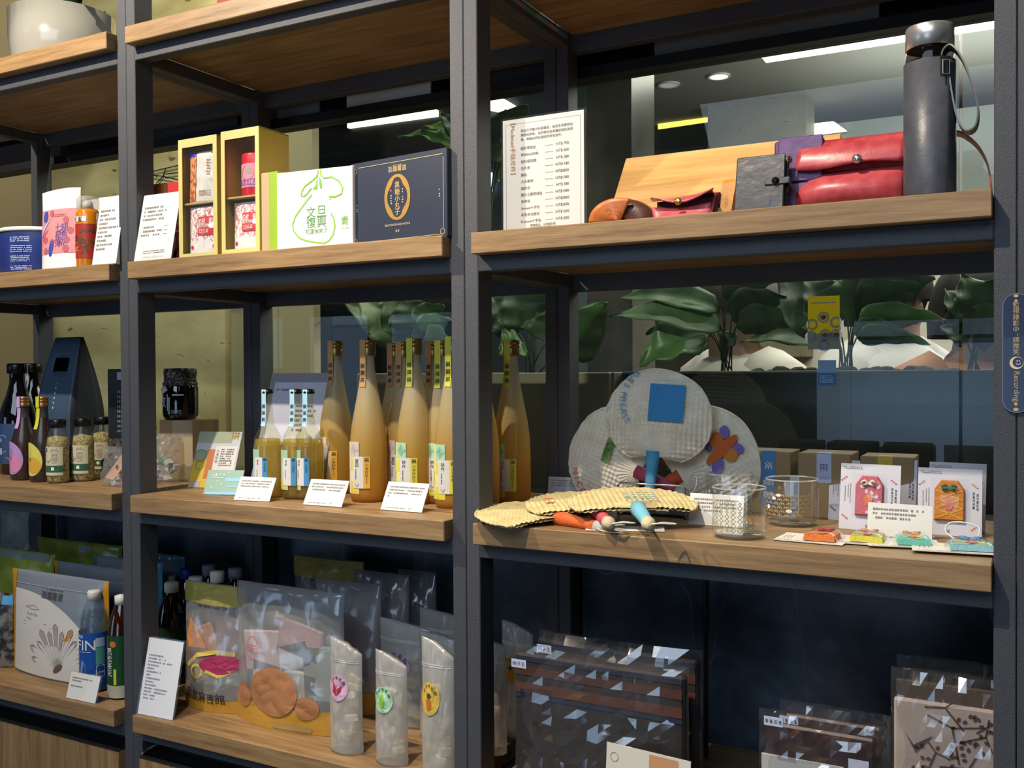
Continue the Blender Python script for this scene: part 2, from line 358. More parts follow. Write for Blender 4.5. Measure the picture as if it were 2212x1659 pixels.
# dark stone piers and shop fronts across the mall
def slab(name, x0, x1, Y, mt, z0=FL, z1=MC, d=.25):
    a, b = atY(x0, 700, Y).x, atY(x1, 700, Y).x; return Bx(name, mt, None, a, b, Y, Y+d, z0, z1)
DARK = speck([(.3, '#1d1a17'), (.7, '#35302a')], 9, .25, 4)
struct(slab('wall_dark_shop', 480, 985, 2.4, mat('#17161a', .4)))
struct(slab('pillar_dark', 1268, 1366, 2.2, DARK)); struct(slab('pillar_stone', 1372, 1532, 3.2, mat('#2a2928', .3), z1=.62))
struct(slab('pillar_travertine', 1530, 1742, 4.6, travertine('#77715c', '#8f8a72', '#5a543f', 'p'), z0=.3))
struct(slab('wall_shop_bright', 1534, 2240, 4.8, mat('#d8cdbb', .8), z1=.95)); struct(slab('wall_shop_blue', 1000, 1268, 3.6, mat('#56656e', .7), z1=1.845))
struct(slab('wall_glass_blue', 1405, 1532, 4.9, mat('#8fa0a8', .5), z0=.3, z1=1.66)); struct(slab('wall_glass_pale', 1742, 2260, 4.9, mat('#8d9591', .5), z0=.95, z1=1.72))
LAMPY = mat('#ffe86a', .5, emit=1.6); LAMPW = mat('#fff4dc', .5, emit=3.0); LAMPB = mat('#cfe4ff', .5, emit=2.2)
def lampquad(label, pts, mt, Z=None, Y=None, name='light_strip', cat='lamp'):
    q = [(atZ(x, y, Z) if Z is not None else atY(x, y, Y)) for x, y in pts]
    c = sum(q, Vector())/len(q); nrm = Vector((0, 0, 1)) if Z is not None else Vector((0, 1, 0))
    t = thing(name, label, cat, c)
    v = [p-c for p in q]+[p-c+nrm*.02 for p in q]; n = len(q)
    MB().add(v, [tuple(range(n)), tuple(range(n, 2*n))]+[(i, (i+1) % n, (i+1) % n+n, i+n) for i in range(n)]).build('diffuser', mt, t)
    g = [p*1.04 for p in v]; MB().add([p+nrm*.021 for p in g[:n]]+[p+nrm*.03 for p in g[:n]], [tuple(range(n)), tuple(range(n, 2*n))]+[(i, (i+1) % n, (i+1) % n+n, i+n) for i in range(n)]).build('housing', WHITE, t)
    return t
lampquad('long white ceiling light seen behind the steel flask', [(1640, 118), (1655, 136), (2150, 62), (2150, 33)], LAMPW, Z=MC-.01)
lampquad('yellow light strip on blue glass above the wooden display board', [(1421, 268), (1421, 278), (1529, 262), (1529, 248)], LAMPY, Y=4.86)
lampquad('yellow light strip above the red leather clutch, behind the glass', [(1765, 204), (1765, 211), (1944, 184), (1944, 174)], LAMPY, Y=4.86)
lampquad('yellow light strip right of the steel flask strap', [(2075, 160), (2075, 168), (2149, 158), (2149, 148)], LAMPY, Y=4.86)
lampquad('pale ceiling light strip above the navy gift box', [(750, 264), (750, 276), (942, 250), (942, 236)], LAMPW, Y=2.38)
lampquad('warm ceiling light behind the leaves left of the price list', [(1050, 214), (1050, 236), (1088, 244), (1112, 228), (1085, 212)], LAMPW, Y=3.575)
lampquad('cool vertical tube light right of the middle post', [(1054, 372), (1054, 412), (1060, 412), (1060, 372)], LAMPB, Y=3.575)
lampquad('white shop light tile behind the purple pouch', [(1712, 292), (1765, 290), (1828, 282), (1800, 262), (1745, 268)], LAMPW, Y=4.85)
for i, (x, y, nm) in enumerate([(1553, 166, 'round ceiling downlight above the wooden display board'), (1361, 198, 'small round downlight beside the dark pillar'), (1445, 184, 'faint round ceiling downlight left of the bright one')]):
    p = atZ(x, y, MC-.008); t = thing('downlight', nm, 'lamp', p); MB().lathe([(0, 0), (.05, 0), (.05, .006), (0, .006)], 20).build('diffuser', LAMPW if i < 2 else mat('#c9b9b4', .5, emit=.5), t)
    MB().lathe([(.05, -.002), (.062, -.002), (.062, .006), (.05, .006)], 20).build('ring', WHITE, t)
# drink coolers behind the camera, mirrored in the glass; ceiling lights added for reflections
for x, nm in ((-3.6, 'added square ceiling light panel at the far end of the shop'), (-1.55, 'added square ceiling light panel above the shop aisle')):
    t = thing('added_ceiling_light', nm, 'lamp', (x, -3.0, 2.03)); Bx('diffuser', mat('#fff3e0', .5, emit=2.5), t, -.3, .3, -.28, .28, 0, .012); Bx('frame', WHITE, t, -.33, .33, -.31, .31, .012, .02)
def cooler(x, w, zt, label, seed):
    t = thing('drinks_cooler', label, 'fridge', (x, -3.3, FL)); H = zt-FL
    Bx('cabinet', mat('#22252a', .4), t, -w/2, w/2, -.5, -.1, 0, H); Bx('backlight', mat('#8fc4ff', .5, emit=.45), t, -w/2+.04, w/2-.04, -.1, -.09, .3, H-.12)
    for k in range(4):
        z = .34+k*(H-.5)/4; Bx('shelf', mat('#c8d4de', .4), t, -w/2+.03, w/2-.03, -.09, .06, z, z+.012)
    Bx('header', mat('#bcd9ff', .5, emit=1.2), t, -w/2+.05, w/2-.05, -.1, -.07, H-.10, H-.02); Bx('frame_left', WHITE, t, -w/2, -w/2+.03, -.09, .07, .2, H); Bx('frame_right', WHITE, t, w/2-.03, w/2, -.09, .07, .2, H)
    return t
cooler(-.5, .8, .50, 'lit drinks cooler in the shop, mirrored beside the yellow notice', 1); cooler(-3.8, 1.3, .66, 'added blue-lit cooler at the far end of the shop, for the bluish haze', 2)  # second cooler is added to give the bluish haze in the glass
# ================================================================== shelf frames, boards
bays = {'A': (-2.200, -1.514), 'B': (-1.466, -.780), 'C': (-.732, -.040), 'D': (.008, .70)}
where = {'A': 'left', 'B': 'middle', 'C': 'right', 'D': 'far right'}
LEV = (Z1, Z2, Z3, Z4)
for k, (xl, xr) in bays.items():
    t = thing('shelving_rack', 'black steel frame of the %s shelf bay' % where[k], 'shelf frame', (xl, .03, FL)); o = -xl
    def R(name, x0, x1, y0, y1, z0, z1): return Bx(name, STEEL, t, x0-xl, x1-xl, y0-.03, y1-.03, z0-FL, z1-FL, .0012)
    for x0, x1 in ((xl-.0236, xl), (xr, xr+.0236)):
        R('post', x0, x1, .023, .065, FL, 1.6); R('post', x0, x1, .345, .387, FL, 1.6)
        for z in LEV: R('side_rail', x0, x1, .065, .345, z-TH-.024, z-TH)
    for z in LEV:
        R('front_rail', xl, xr, .023, .047, z-TH-.024, z-TH); R('back_rail', xl, xr, .363, .387, z-TH-.030, z-TH+.006)
nth = ('top', 'second', 'third', 'lowest')
for k in 'ABCD':
    xl, xr = bays[k]
    for j, z in enumerate(LEV):
        b = MB().box(0, xr-xl-.002, 0, .362, -TH, 0).build('shelf_board', OAK, None, bevel=.0012, loc=(xl+.001, 0, z))
        tag(b, 'thick oak board, %s shelf of the %s bay' % (nth[j], where[k]), 'shelf', 'oak shelf boards')
# cabinets under the lowest boards
for k in 'AB':
    xl, xr = bays[k]; w_ = xr-xl; t = thing('cabinet', 'oak cabinet with recessed black pull under the %s bay' % where[k], 'cabinet', (xl, .03, FL)); zt = Z4-TH-.024-FL
    Bx('carcass', mat('#0d0e11', .5), t, .002, w_-.002, .03, .33, .05, zt-.001); Bx('door', wood(('#6f5638', '#8d6f49', '#a4855c'), .5, 2), t, .004, w_-.004, -.018, .012, .06, zt-.027)
    Bx('pull_edge', mat('#26272a', .35, .4), t, .004, w_-.004, -.019, .028, zt-.027, zt-.0245)
    MB().tube([(.004, -.012, zt-.024), (.006, .0, zt-.018), (.014, .012, zt-.012), (.03, .02, zt-.005)], .0025).build('pull_lip', mat('#5a5c60', .35, .5), t)
t = thing('rail_glint', 'painted rainbow screen reflection on the rail above the price list', 'glint', (-.7315, .2, Z1-TH-.02)); v_ = [(0, y, z) for y in (-.1, .142) for z in (.008, .0145)]  # coloured patches paint a screen reflection onto the side rail
for k, cc in enumerate(('#5fd0d8', '#b9a4f0', '#4fc4a8', '#7fd8f0', '#c8b4f4', '#58c8e0')): Bx('glint_patch', mat(cc, .2, emit=.0, metal=.3), t, -.0003, .0004, -.1+.0403*k, -.1+.0403*(k+1), .007, .0145, 0)
# rod with hook in the right bay
p = atY(1525, 1400, .30); t = thing('display_rod', 'thin black rod with a small hook in the right bay', 'hook', (p.x, .30, Z4))
MB().tube([(0, 0, 0), (0, 0, -TH-Z4-.03)], .0035).build('rod', BLACK, t); MB().tube([(0, 0, .2), (0, 0, .33)], .0052).build('sleeve', mat('#15161a', .4), t)
MB().tube([(0, 0, .315), (-.012, -.006, .318), (-.02, -.01, .316), (-.027, -.013, .306)], [.0022, .0022, .0022, .0035]).build('hook', mat('#1d1e22', .25, .5), t)
# ================================================================== builders
try:
    S.cycles.max_bounces = 6; S.cycles.diffuse_bounces = 3; S.cycles.glossy_bounces = 3; S.cycles.transparent_max_bounces = 14
    S.cycles.caustics_reflective = False; S.cycles.caustics_refractive = False
except Exception: pass
ACR = clear('#ffffff', .008, .02); FILMC = clear('#fafbff', .16, .10, .3, 22, fres=2.2)
FROST = clear('#f6f6f4', .56, .22, .6, 18, body='#f0efea', fres=1.7); KRAFT = mat('#a58a63', .8); KRAFTD = mat('#8a734f', .8)
def base_line(bl, br, z):
    a, b = atZ(*bl, z), atZ(*br, z); d = b-a; return (a+b)/2, d.length, atan2(d.y, d.x)
def rotz(v, a): return Vector((v[0]*cos(a)-v[1]*sin(a), v[0]*sin(a)+v[1]*cos(a), v[2]))
def card(label, c, wdt, rz, h, lean, name='price_card', cat='sign', group=None, rows=None, paper=PAPER, foot=.035, acr=True, margin=.0, fn=None):
    """sheet of paper in a bent clear holder"""
    t = thing(name, label, cat, c, rz, group); sa, ca = sin(lean), cos(lean); e = .0016
    def slab_(x0, x1, t0, t1, n0, n1, nm, mt):
        f = flat(0, lean); v = [f(s, q, n) for n in (n0, n1) for q in (t0, t1) for s in (x0, x1)]
        return MB().add(v, [(0, 1, 3, 2), (4, 6, 7, 5), (0, 4, 5, 1), (2, 3, 7, 6), (0, 2, 6, 4), (1, 5, 7, 3)]).build(nm, mt, t)
    slab_(-wdt/2, wdt/2, .001, h, .0003, .0009, 'paper', paper)
    if acr:
        slab_(-wdt/2-margin, wdt/2+margin, 0, h+margin, -.0022, -.0002, 'holder_back', ACR)
        MB().box(-wdt/2-margin, wdt/2+margin, -.001, foot, 0, .0016).build('holder_foot', ACR, t)
        slab_(-wdt/2-margin, wdt/2+margin, 0, h+margin, .0016, .0024, 'holder_front', ACR)
    sf = flat(0, lean)
    if rows: deco(t, 'lettering', sf, bars(-wdt*.42, wdt*.44, h*rows[1], h*rows[2], rows[0], seed=len(label)+int(wdt*9999), ch=h*(rows[1]-rows[2])/rows[0]*.6, ends=rows[3] if len(rows) > 3 else None), GREY, .0013)
    if fn: fn(t, sf)
    return t
def card_px(label, bl, br, z, pyt, lean, **k):
    c, wdt, rz = base_line(bl, br, z); h = solve_len(c, rotz((0, sin(lean), cos(lean)), rz), pyt); return card(label, c, wdt, rz, h, lean, **k)
def leaflet(t, sf, h, w):
    deco(t, 'emblem', sf, merge(line([(w*.16, h*.1), (w*.19, h*.16), (w*.24, h*.17), (w*.22, h*.11), (w*.16, h*.1)], h*.012), bars(-w*.38, w*.1, h*.15, h*.09, 1, 5)), GREY, .0013)
class Pouch:
    def __init__(s, w, h, d, seed=0, cr=.0015, lean=0, flare=1.0, top=.02, pw=.55, sway=0):
        s.w, s.h, s.d, s.seed, s.cr, s.lean, s.flare, s.top, s.pw, s.sway = w, h, d, seed, cr, lean, flare, top, pw, sway
    def hf(s, u, v):
        u = min(max(u, 0), 1); v = min(max(v, 0), 1)
        return s.d/2*(max(sin(pi*u), 0)**.6)*((1-v)**s.pw*(1-.12*(1-v)**6)+s.top)
    def front(s, ss, t, n=0):
        u, v = ss/s.w+.5, t/s.h; k = noise.noise(Vector((u*4+s.seed*7.3, v*4, s.seed)))*s.cr*(.3+.7*min(1, 4*u*(1-u)))*min(1, v*6)
        k += abs(noise.noise(Vector((u*5+v*3+s.seed, v*6-u*2, 3.1+s.seed))))*s.cr*1.1*min(1, v*6)*min(1, 6*u*(1-u)+.2)+abs(noise.noise(Vector((u*13-v*5, v*9+u*7, s.seed))))*s.cr*.35*min(1, v*6)
        return (ss*(1-.06*s.flare*sin(pi*min(max(v, 0), 1)))+s.sway*v*v, -s.hf(u, v)-k-n+t*sin(s.lean)+s.sway*.5*v*v, t*cos(s.lean))
    def back(s, ss, t):
        a = s.front(ss, t); u, v = ss/s.w+.5, t/s.h; return (a[0], a[1]+2*s.hf(u, v)+.0006, a[2])
    def mesh(s, nu=28, nv=36, top=None):
        tp = top or (lambda u: 1.0); mb = MB()
        F = lambda u, v: s.front((u-.5)*s.w, v*s.h*tp(u)); B = lambda u, v: s.back((u-.5)*s.w, v*s.h*tp(u))
        mb.grid(F, nu, nv); mb.grid(B, nu, nv, True); W = nu+1; n = W*(nv+1)
        for i in range(nu): mb.f += [(i, i+1, n+i+1, n+i), (nv*W+i, nv*W+i+1, n+nv*W+i+1, n+nv*W+i)]
        for j in range(nv): mb.f += [(j*W, (j+1)*W, n+(j+1)*W, n+j*W), (j*W+nu, (j+1)*W+nu, n+(j+1)*W+nu, n+j*W+nu)]
        return mb
    def build(s, name, label, cat, loc, rz, mt, group=None, top=None, part='bag', facet=False):
        t = thing(name, label, cat, loc, rz, group); (s.mesh(13, 15, top=top) if facet else s.mesh(top=top)).build(part, mt, t, smooth=not facet); return t
def pouch_on(Y, x0, x1, pyt, z, **k):
    xc, w_, h = front_px(x0, x1, pyt, Y, z); return (xc, Y), w_, h
def round_thing(name, label, cat, c, prof, mt, part='body', group=None, seg=28, rz=0):
    t = thing(name, label, cat, c, rz, group); MB().lathe(prof, seg).build(part, mt, t, smooth=True); return t
def rprof(prof):
    def f(z):
        for (r0, z0), (r1, z1) in zip(prof, prof[1:]):
            if z0 <= z <= z1 and z1 > z0: return r0+(r1-r0)*(z-z0)/(z1-z0)
        return prof[-1][0]
    return f
def ribbon(path, width, th, name, mt, parent, axis=(0, 1, 0)):
    ax = Vector(axis); mb = MB(); P = [Vector(p) for p in path]; v = []
    for i, p in enumerate(P):
        d = (P[min(i+1, len(P)-1)]-P[max(i-1, 0)]).normalized(); nn = d.cross(ax).normalized()*th/2
        v += [p-ax*width/2-nn, p+ax*width/2-nn, p+ax*width/2+nn, p-ax*width/2+nn]
    f = [(4*i+k, 4*i+(k+1) % 4, 4*i+4+(k+1) % 4, 4*i+4+k) for i in range(len(P)-1) for k in range(4)]+[(0, 1, 2, 3), (len(v)-4, len(v)-3, len(v)-2, len(v)-1)]
    return mb.add(v, f).build(name, mt, parent, smooth=False)
def curve(pts, n=8):
    """Catmull-Rom through points"""
    P = [Vector(p) for p in pts]; P = [2*P[0]-P[1]]+P+[2*P[-1]-P[-2]]; o = []
    for i in range(1, len(P)-2):
        a, b, c, d = P[i-1:i+3]
        for k in range(n):
            t = k/n; o.append(.5*((2*b)+(c-a)*t+(2*a-5*b+4*c-d)*t*t+(3*b-a-3*c+d)*t**3))
    return o+[P[-2]]
def leaf(parent, base, tip, width, mt, droop=.25, roll=0, wav=.06, name='leaf', nu=6, nv=12, seed=0, shape=.55):
    """one blade with a folded midrib, from base to tip"""
    b, t = Vector(base), Vector(tip); d = t-b; L = d.length; d.normalize(); up = Vector((0, 0, 1)); sd = d.cross(up)
    if sd.length < .05: sd = Vector((1, 0, 0))
    sd.normalize(); nn = sd.cross(d).normalized(); sd2 = sd*cos(roll)+nn*sin(roll); n2 = nn*cos(roll)-sd*sin(roll)
    def f(u, v):
        s = (u-.5)*2; wd = width*.5*(sin(pi*v**shape)**.8)*(1-.25*v); arch = sin(pi*v)*droop*L
        return b+d*(L*v)+n2*(arch+abs(s)*wd*.28+wav*width*sin(v*17+seed+s*2)*abs(s))+sd2*(s*wd)
    return MB().grid(f, nu, nv).build(name, mt, parent, smooth=True, solid=.0012)
# ================================================================== TOP SHELF
LEAFD = speck([(.3, '#2c4226'), (.7, '#46603a')], 30, .55); LEAFL = speck([(.3, '#5c8a3c'), (.7, '#8cb45c')], 30, .5); LEAFM = speck([(.3, '#3f5a36'), (.7, '#62805039'[:7])], 24, .55)
xc, w_, h = front_px(-34, 110, 2, .06, Z1)
t = round_thing('flower_pot', 'white glazed pot with a dark leafy plant on the top shelf', 'plant pot', (xc, .06+w_/2, Z1), [(0, .001), (w_*.43, .001), (w_*.46, .012), (w_*.49, h*.5), (w_*.5, h), (w_*.47, h), (w_*.45, h-.02), (0, h-.02)], mat('#96958d', .15, coat=.6), 'pot')
MB().lathe([(0, h-.022), (w_*.45, h-.022), (w_*.44, h-.012), (0, h-.008)], 20).build('soil', mat('#2a211a', .9), t)
for k in range(7):
    a = k*.9+.3; leaf(t, (0, 0, h-.015), (cos(a)*w_*(.55+.1*(k % 2)), sin(a)*w_*.5, h+.06+.03*(k % 3)), .045, LEAFD, .3, seed=k)
leaf(t, (.01, -.01, h-.01), (w_*.62, -w_*.42, h-.012), .05, LEAFD, .3, .4)
x0 = atY(470, -5, .12).x; t = thing('gift_box', 'red box standing on the top shelf of the middle bay', 'box', (x0+.03, .12, Z1))
Bx('body', mat('#a8201f', .5), t, -.03, .03, 0, .06, 0, .075); Bx('lid', mat('#8d1a1a', .5), t, -.031, .031, -.001, .061, .055, .078); Bx('band', GOLD, t, -.0305, .0305, -.0015, .0612, .03, .034)
# ================================================================== SECOND SHELF, LEFT BAY
xc, w_, h = front_px(-42, 71, 489, .02, Z2); r = w_/2
t = round_thing('snack_tin', 'round tin with navy wrapper and white lid, cut by the picture edge', 'tin', (xc, .02+r, Z2), [(0, 0), (r*.97, 0), (r, .004), (r, h*.86)], mat('#26377c', .35), 'wrapper')
MB().lathe([(r, h*.86), (r*.985, h*.87), (r*.985, h*.91)], 28).build('metal_rim', mat('#c9c9c9', .2, .9), t, smooth=True)
MB().lathe([(r*1.0, h*.90), (r*1.03, h*.90), (r*1.03, h*.965), (r*.99, h*.99), (0, h)], 28).build('lid', mat('#e6e7ea', .3), t, smooth=True)
deco(t, 'lettering', cyl(r, r), merge(bars(.012, .055, h*.78, h*.66, 3, 3), bars(.012, .06, h*.6, h*.44, 4, 4), bars(.012, .055, h*.38, h*.24, 4, 6), bars(.012, .058, h*.17, h*.07, 3, 7)), mat('#b9c3e4', .5), .0006)
PINK = mat('#dc8f92', .5); PINKD = mat('#b8626c', .5); PURP = mat('#6a4fa0', .5)
def fish_pouch(label, x0, x1, pyt, Y, seed):
    (xc, _), w_, h = pouch_on(Y, x0, x1, pyt, Z2); P = Pouch(w_, h, .045, seed, .0012, top=.05, flare=.3)
    t = P.build('snack_pouch', label, 'pouch', (xc, Y+.022, Z2), 0, mat('#f4f2f0', .35, coat=.2), 'pink fish snack pouches', top=lambda u: 1-.05*abs(u-.6)**1.2)
    deco(t, 'label', P.front, rect(-w_*.44, w_*.46, h*.2, h*.74, 14, 12), PINK, .0008)
    deco(t, 'blossom', P.front, merge(*[ellipse(w_*a, h*b, w_*.06, w_*.06, seg=12, rings=1) for a, b in ((-.08, .69), (.27, .6), (.36, .47), (.3, .36), (-.22, .37), (.29, .25), (-.2, .235))]), PINKD, .0014)
    deco(t, 'wave', P.front, poly([(-w_*.44, h*.3), (-w_*.3, h*.36), (-w_*.14, h*.5), (-w_*.3, h*.46), (-w_*.44, h*.52)]), mat('#c4596a', .5), .0014)
    deco(t, 'fish', P.front, poly([(-w_*.42, h*.4), (-w_*.36, h*.53), (-w_*.08, h*.64), (-w_*.2, h*.55), (-w_*.3, h*.48)]), mat('#a9b4e0', .5), .0018)
    deco(t, 'lettering', P.front, merge(vtext('七星薄', w_*.135, w_*.12, h*.56, 1.0), vtext('翅魚花', w_*.135, w_*.25, h*.565, 1.0)), PURP, .0014)
    deco(t, 'maker_mark', P.front, merge(ellipse(-w_*.27, h*.66, w_*.08, w_*.1, seg=16, rings=1), ellipse(-w_*.04, h*.27, w_*.06, w_*.15, -.2, 16, 1)), mat('#3d4fa8', .5), .0014)
    deco(t, 'small_print', P.front, merge(bars(-w_*.02, w_*.28, h*.68, h*.64, 2, 4), bars(-w_*.1, w_*.2, h*.365, h*.32, 2, 9)), PINKD, .0014)
    return t
fish_pouch('white zip pouch with pink fish label, beside the navy tin', 71, 154, 404, .02, 1)
fish_pouch('white zip pouch with pink label, half hidden behind the honey bottle', 158, 236, 424, .085, 2)
xc, w_, h = front_px(152, 186, 420, .02, Z2); r = w_/2
pf = [(0, 0), (r*.92, 0), (r, .004), (r, h*.76), (r*.9, h*.80), (r*.72, h*.815)]
t = round_thing('honey_bottle', 'amber honey squeeze bottle with red label and clear cap', 'bottle', (xc, .02+r, Z2), pf, mat('#c8790f', .15, coat=.5))
MB().lathe([(r*.72, h*.81), (r*.9, h*.82), (r*.95, h*.93), (r*.8, h*.985), (0, h)], 24).build('cap', clear('#e8e8e8', .3, .08, body='#e9e7e2'), t, smooth=True)
MB().lathe([(0, h*.815), (r*.5, h*.815), (r*.35, h*.93), (0, h*.935)], 16).build('nozzle', mat('#ece6da', .4), t, smooth=True)
sf = cyl(r, r); deco(t, 'label', sf, rect(-r*1.3, r*1.5, h*.13, h*.6, 24, 3), mat('#a52f22', .4), .0006); deco(t, 'neck_label', sf, rect(-r*1.1, r*.75, h*.63, h*.70, 16, 1), PAPER, .0006)
deco(t, 'tea_leaves', sf, merge(*[ellipse(random.Random(k).uniform(.0, r*1.3), h*random.Random(k+50).uniform(.2, .52), r*.22, r*.1, k, 10, 1) for k in range(16)]), mat('#4d4422', .6), .001)
deco(t, 'lettering', sf, merge(blk(2, r*.36, -r*.5, h*.665, 1, False), text('蜜', r*.42, r*.2, h*.665), blk(2, r*.5, -r*.45, h*.4, 2, False), blk(1, r*.45, -r*.5, h*.34, 3)), INK, .0012); deco(t, 'small_print', sf, bars(-r*.9, r*.1, h*.29, h*.22, 3, 3), mat('#e6b25e', .5), .001)
xc, w_, h = front_px(197, 248, 422, .01, Z2)
card('paper price list in clear holder at the left bay end', (xc, .012, Z2), w_*1.02, 0, h*1.03, .17, rows=(10, .82, .2, (.7, .5, .9, .45, .95, .5)), margin=.001, paper=mat('#f2f1ee', .6))
# ================================================================== SECOND SHELF, MIDDLE BAY
xc, w_, h = front_px(287, 367, 416, .012, Z2)
def price_fn(t, sf):
    deco(t, 'price_rules', sf, merge(*[line([(w_*.18, h*q), (w_*.3, h*q)], .0006) for q in (.53, .465, .405)]), GREY, .0013); deco(t, 'small_print', sf, bars(-w_*.28, w_*.3, h*.17, h*.11, 2, 8), GREY, .0013)
    deco(t, 'signature', sf, line([(-w_*.3+w_*.6*i/30, h*(.06+.02*sin(i*1.7))) for i in range(31)], .0006), GREY, .0013)
card('white price list leaning in clear holder left of the yellow gift boxes', (xc, .014, Z2), w_, 0, h*1.04, .2, rows=(8, .83, .36, (.6, .75, .6, .7, .01, .4, .7, .7)), margin=.002, paper=mat('#efeee8', .6), fn=price_fn)
def simple_box(label, x0, x1, pyt, Y, d, z, col, rz=0, name='gift_box', bevel=.0012, rough=.5, group=None, part='carton', lidcol=None):
    xc, w_, h = front_px(x0, x1, pyt, Y, z); t = thing(name, label, 'box', (xc, Y, z), rz, group)
    Bx(part, mat(col, rough), t, -w_/2, w_/2, 0, d, 0, h, bevel)
    return t, w_, h
t, w_, h = simple_box('small orange carton peeking over the price list', 326, 358, 398, .09, .05, Z2, '#e08a3c'); deco(t, 'mark', flat(0), merge(*[line([(-w_*.3, h*.93), (-w_*.3+w_*.16*cos(a), h*.93+w_*.16*sin(a))], .003) for a in (0, 1, 2, 3, 4, 5)]), mat('#c23b22', .5)); Bx('lid_flap', mat('#cf7830', .5), t, -w_/2, w_/2, 0, .05, h, h+.001)
t, w_, h = simple_box('red patterned carton behind the price list', 362, 392, 393, .055, .045, Z2, '#c02a2c')
sf = flat(0); deco(t, 'lettering', sf, merge(bars(-w_*.3, w_*.45, h*.52, h*.44, 1, 3, .006), bars(-w_*.3, w_*.45, h*.42, h*.36, 1, 4, .007)), WHITE); deco(t, 'flowers', sf, merge(*[ellipse(w_*random.Random(k).uniform(-.4, .45), h*random.Random(k+9).uniform(.06, .3), .005, .008, k, 10, 1) for k in range(14)]), mat('#d87a9a', .5))
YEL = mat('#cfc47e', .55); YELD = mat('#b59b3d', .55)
def window_box(label, x0, x1, pyt, Y, d):
    xc, w_, h = front_px(x0, x1, pyt, Y, Z2); t = thing('gift_box', label, 'box', (xc, Y, Z2), 0, 'yellow window gift boxes'); e = w_*.10
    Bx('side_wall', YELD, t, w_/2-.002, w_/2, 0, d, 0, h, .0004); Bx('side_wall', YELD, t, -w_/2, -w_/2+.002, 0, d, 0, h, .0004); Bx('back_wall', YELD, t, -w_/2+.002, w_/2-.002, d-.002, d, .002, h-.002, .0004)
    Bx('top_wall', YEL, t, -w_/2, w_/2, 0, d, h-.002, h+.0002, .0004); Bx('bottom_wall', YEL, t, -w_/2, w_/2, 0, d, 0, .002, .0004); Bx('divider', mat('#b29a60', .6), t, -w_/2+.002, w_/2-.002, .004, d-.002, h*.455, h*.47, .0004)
    MB().box(-w_/2, -w_/2+e, -.0012, 0, 0, h).box(w_/2-e, w_/2, -.0012, 0, 0, h).box(-w_/2+e, w_/2-e, -.0012, 0, 0, h*.045).box(-w_/2+e, w_/2-e, -.0012, 0, h*.93, h).build('window_frame', YEL, t)
    Bx('window_film', clear('#ffffff', .01, .03), t, -w_/2+e, w_/2-e, .0004, .0008, h*.045, h*.93, 0)
    return xc, w_, h
def red_sachet(label, xc, Y, w_, h, z, seed):
    P = Pouch(w_, h, .022, seed, .0016, top=.12, pw=.35, flare=.2); t = P.build('tea_sachet', label, 'sachet', (xc, Y+.012, z), 0, mat('#e8e2e0', .22, coat=.4), 'sachets in the yellow boxes')
    rnd = random.Random(seed); deco(t, 'vine_print', P.front, merge(*[line([(a, b), (a+rnd.uniform(-.004, .004), b+rnd.uniform(.001, .005)), (a+rnd.uniform(-.004, .005), b+rnd.uniform(.004, .008))], .0007) for a, b in [(rnd.uniform(-w_*.45, w_*.45), rnd.uniform(h*.3, h*.9)) for _ in range(150)]]), mat('#c4485a', .5), .0008)
    deco(t, 'label', P.front, rect(-w_*.08, w_*.48, h*.42, h*.78, 8, 6), mat('#c9303a', .5), .0014); deco(t, 'dots', P.front, merge(ellipse(-w_*.3, h*.2, .0035, .0035), ellipse(w_*.4, h*.2, .0035, .0035)), mat('#c9303a', .5), .0012)
    deco(t, 'lettering', P.front, merge(text('08', w_*.15, w_*.04, h*.68), text('黑煎餅', w_*.1, w_*.08, h*.6), text('靚', w_*.16, w_*.33, h*.69), ellipse(w_*.33, h*.6, w_*.09, w_*.07), bars(-w_*.03, w_*.26, h*.54, h*.46, 3, 5)), WHITE, .002)
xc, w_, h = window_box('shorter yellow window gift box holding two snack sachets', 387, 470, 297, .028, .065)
P = Pouch(w_*.78, h*.43, .024, 4, .002, top=.12, pw=.35); t = P.build('snack_sachet', 'silver and amber snack sachet in the shorter yellow box', 'sachet', (xc, .045, Z2+h*.47), 0, mat('#dcd8d0', .2, coat=.5), 'sachets in the yellow boxes')
deco(t, 'amber_print', P.front, rect(-w_*.39, -w_*.12, 0.003, h*.40, 6, 10), speck([(.4, '#a8532a'), (.55, '#e0a070'), (.7, '#c87038')], 140, .4), .0012); deco(t, 'blue_tip', P.front, rect(-w_*.39, -w_*.16, h*.385, h*.43, 4, 3), mat('#2a2fc0', .5), .0014); deco(t, 'small_print', P.front, merge(bars(-w_*.02, w_*.25, h*.1, h*.05, 3, 6), bars(w_*.15, w_*.26, h*.36, h*.22, 6, 8)), mat('#b08a6a', .5), .0012)
red_sachet('white sachet with red vine print in the shorter yellow box', xc, .032, w_*.78, h*.43, Z2+.003, 5)
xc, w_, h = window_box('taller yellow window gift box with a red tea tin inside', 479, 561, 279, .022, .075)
red_sachet('white sachet with red vine print in the taller yellow box', xc, .03, w_*.78, h*.42, Z2+.003, 6)
rr = w_*.33; t = round_thing('tea_tin', 'red tea tin with pink label inside the taller yellow box', 'tin', (xc+w_*.08, .06, Z2+h*.472), [(0, 0), (rr*.96, 0), (rr, .003), (rr, h*.33), (rr*.97, h*.345), (0, h*.345)], mat('#c0182a', .3, coat=.3))
sf = cyl(rr, rr); deco(t, 'label', sf, rect(-rr*1.2, rr*1.2, h*.07, h*.26, 20, 2), mat('#e58aa6', .5), .0006); deco(t, 'lettering', sf, merge(text('蜜香紅茶', rr*.34, 0, h*.115), bars(-rr*.6, rr*.7, h*.095, h*.08, 1, 2)), PURP, .001)
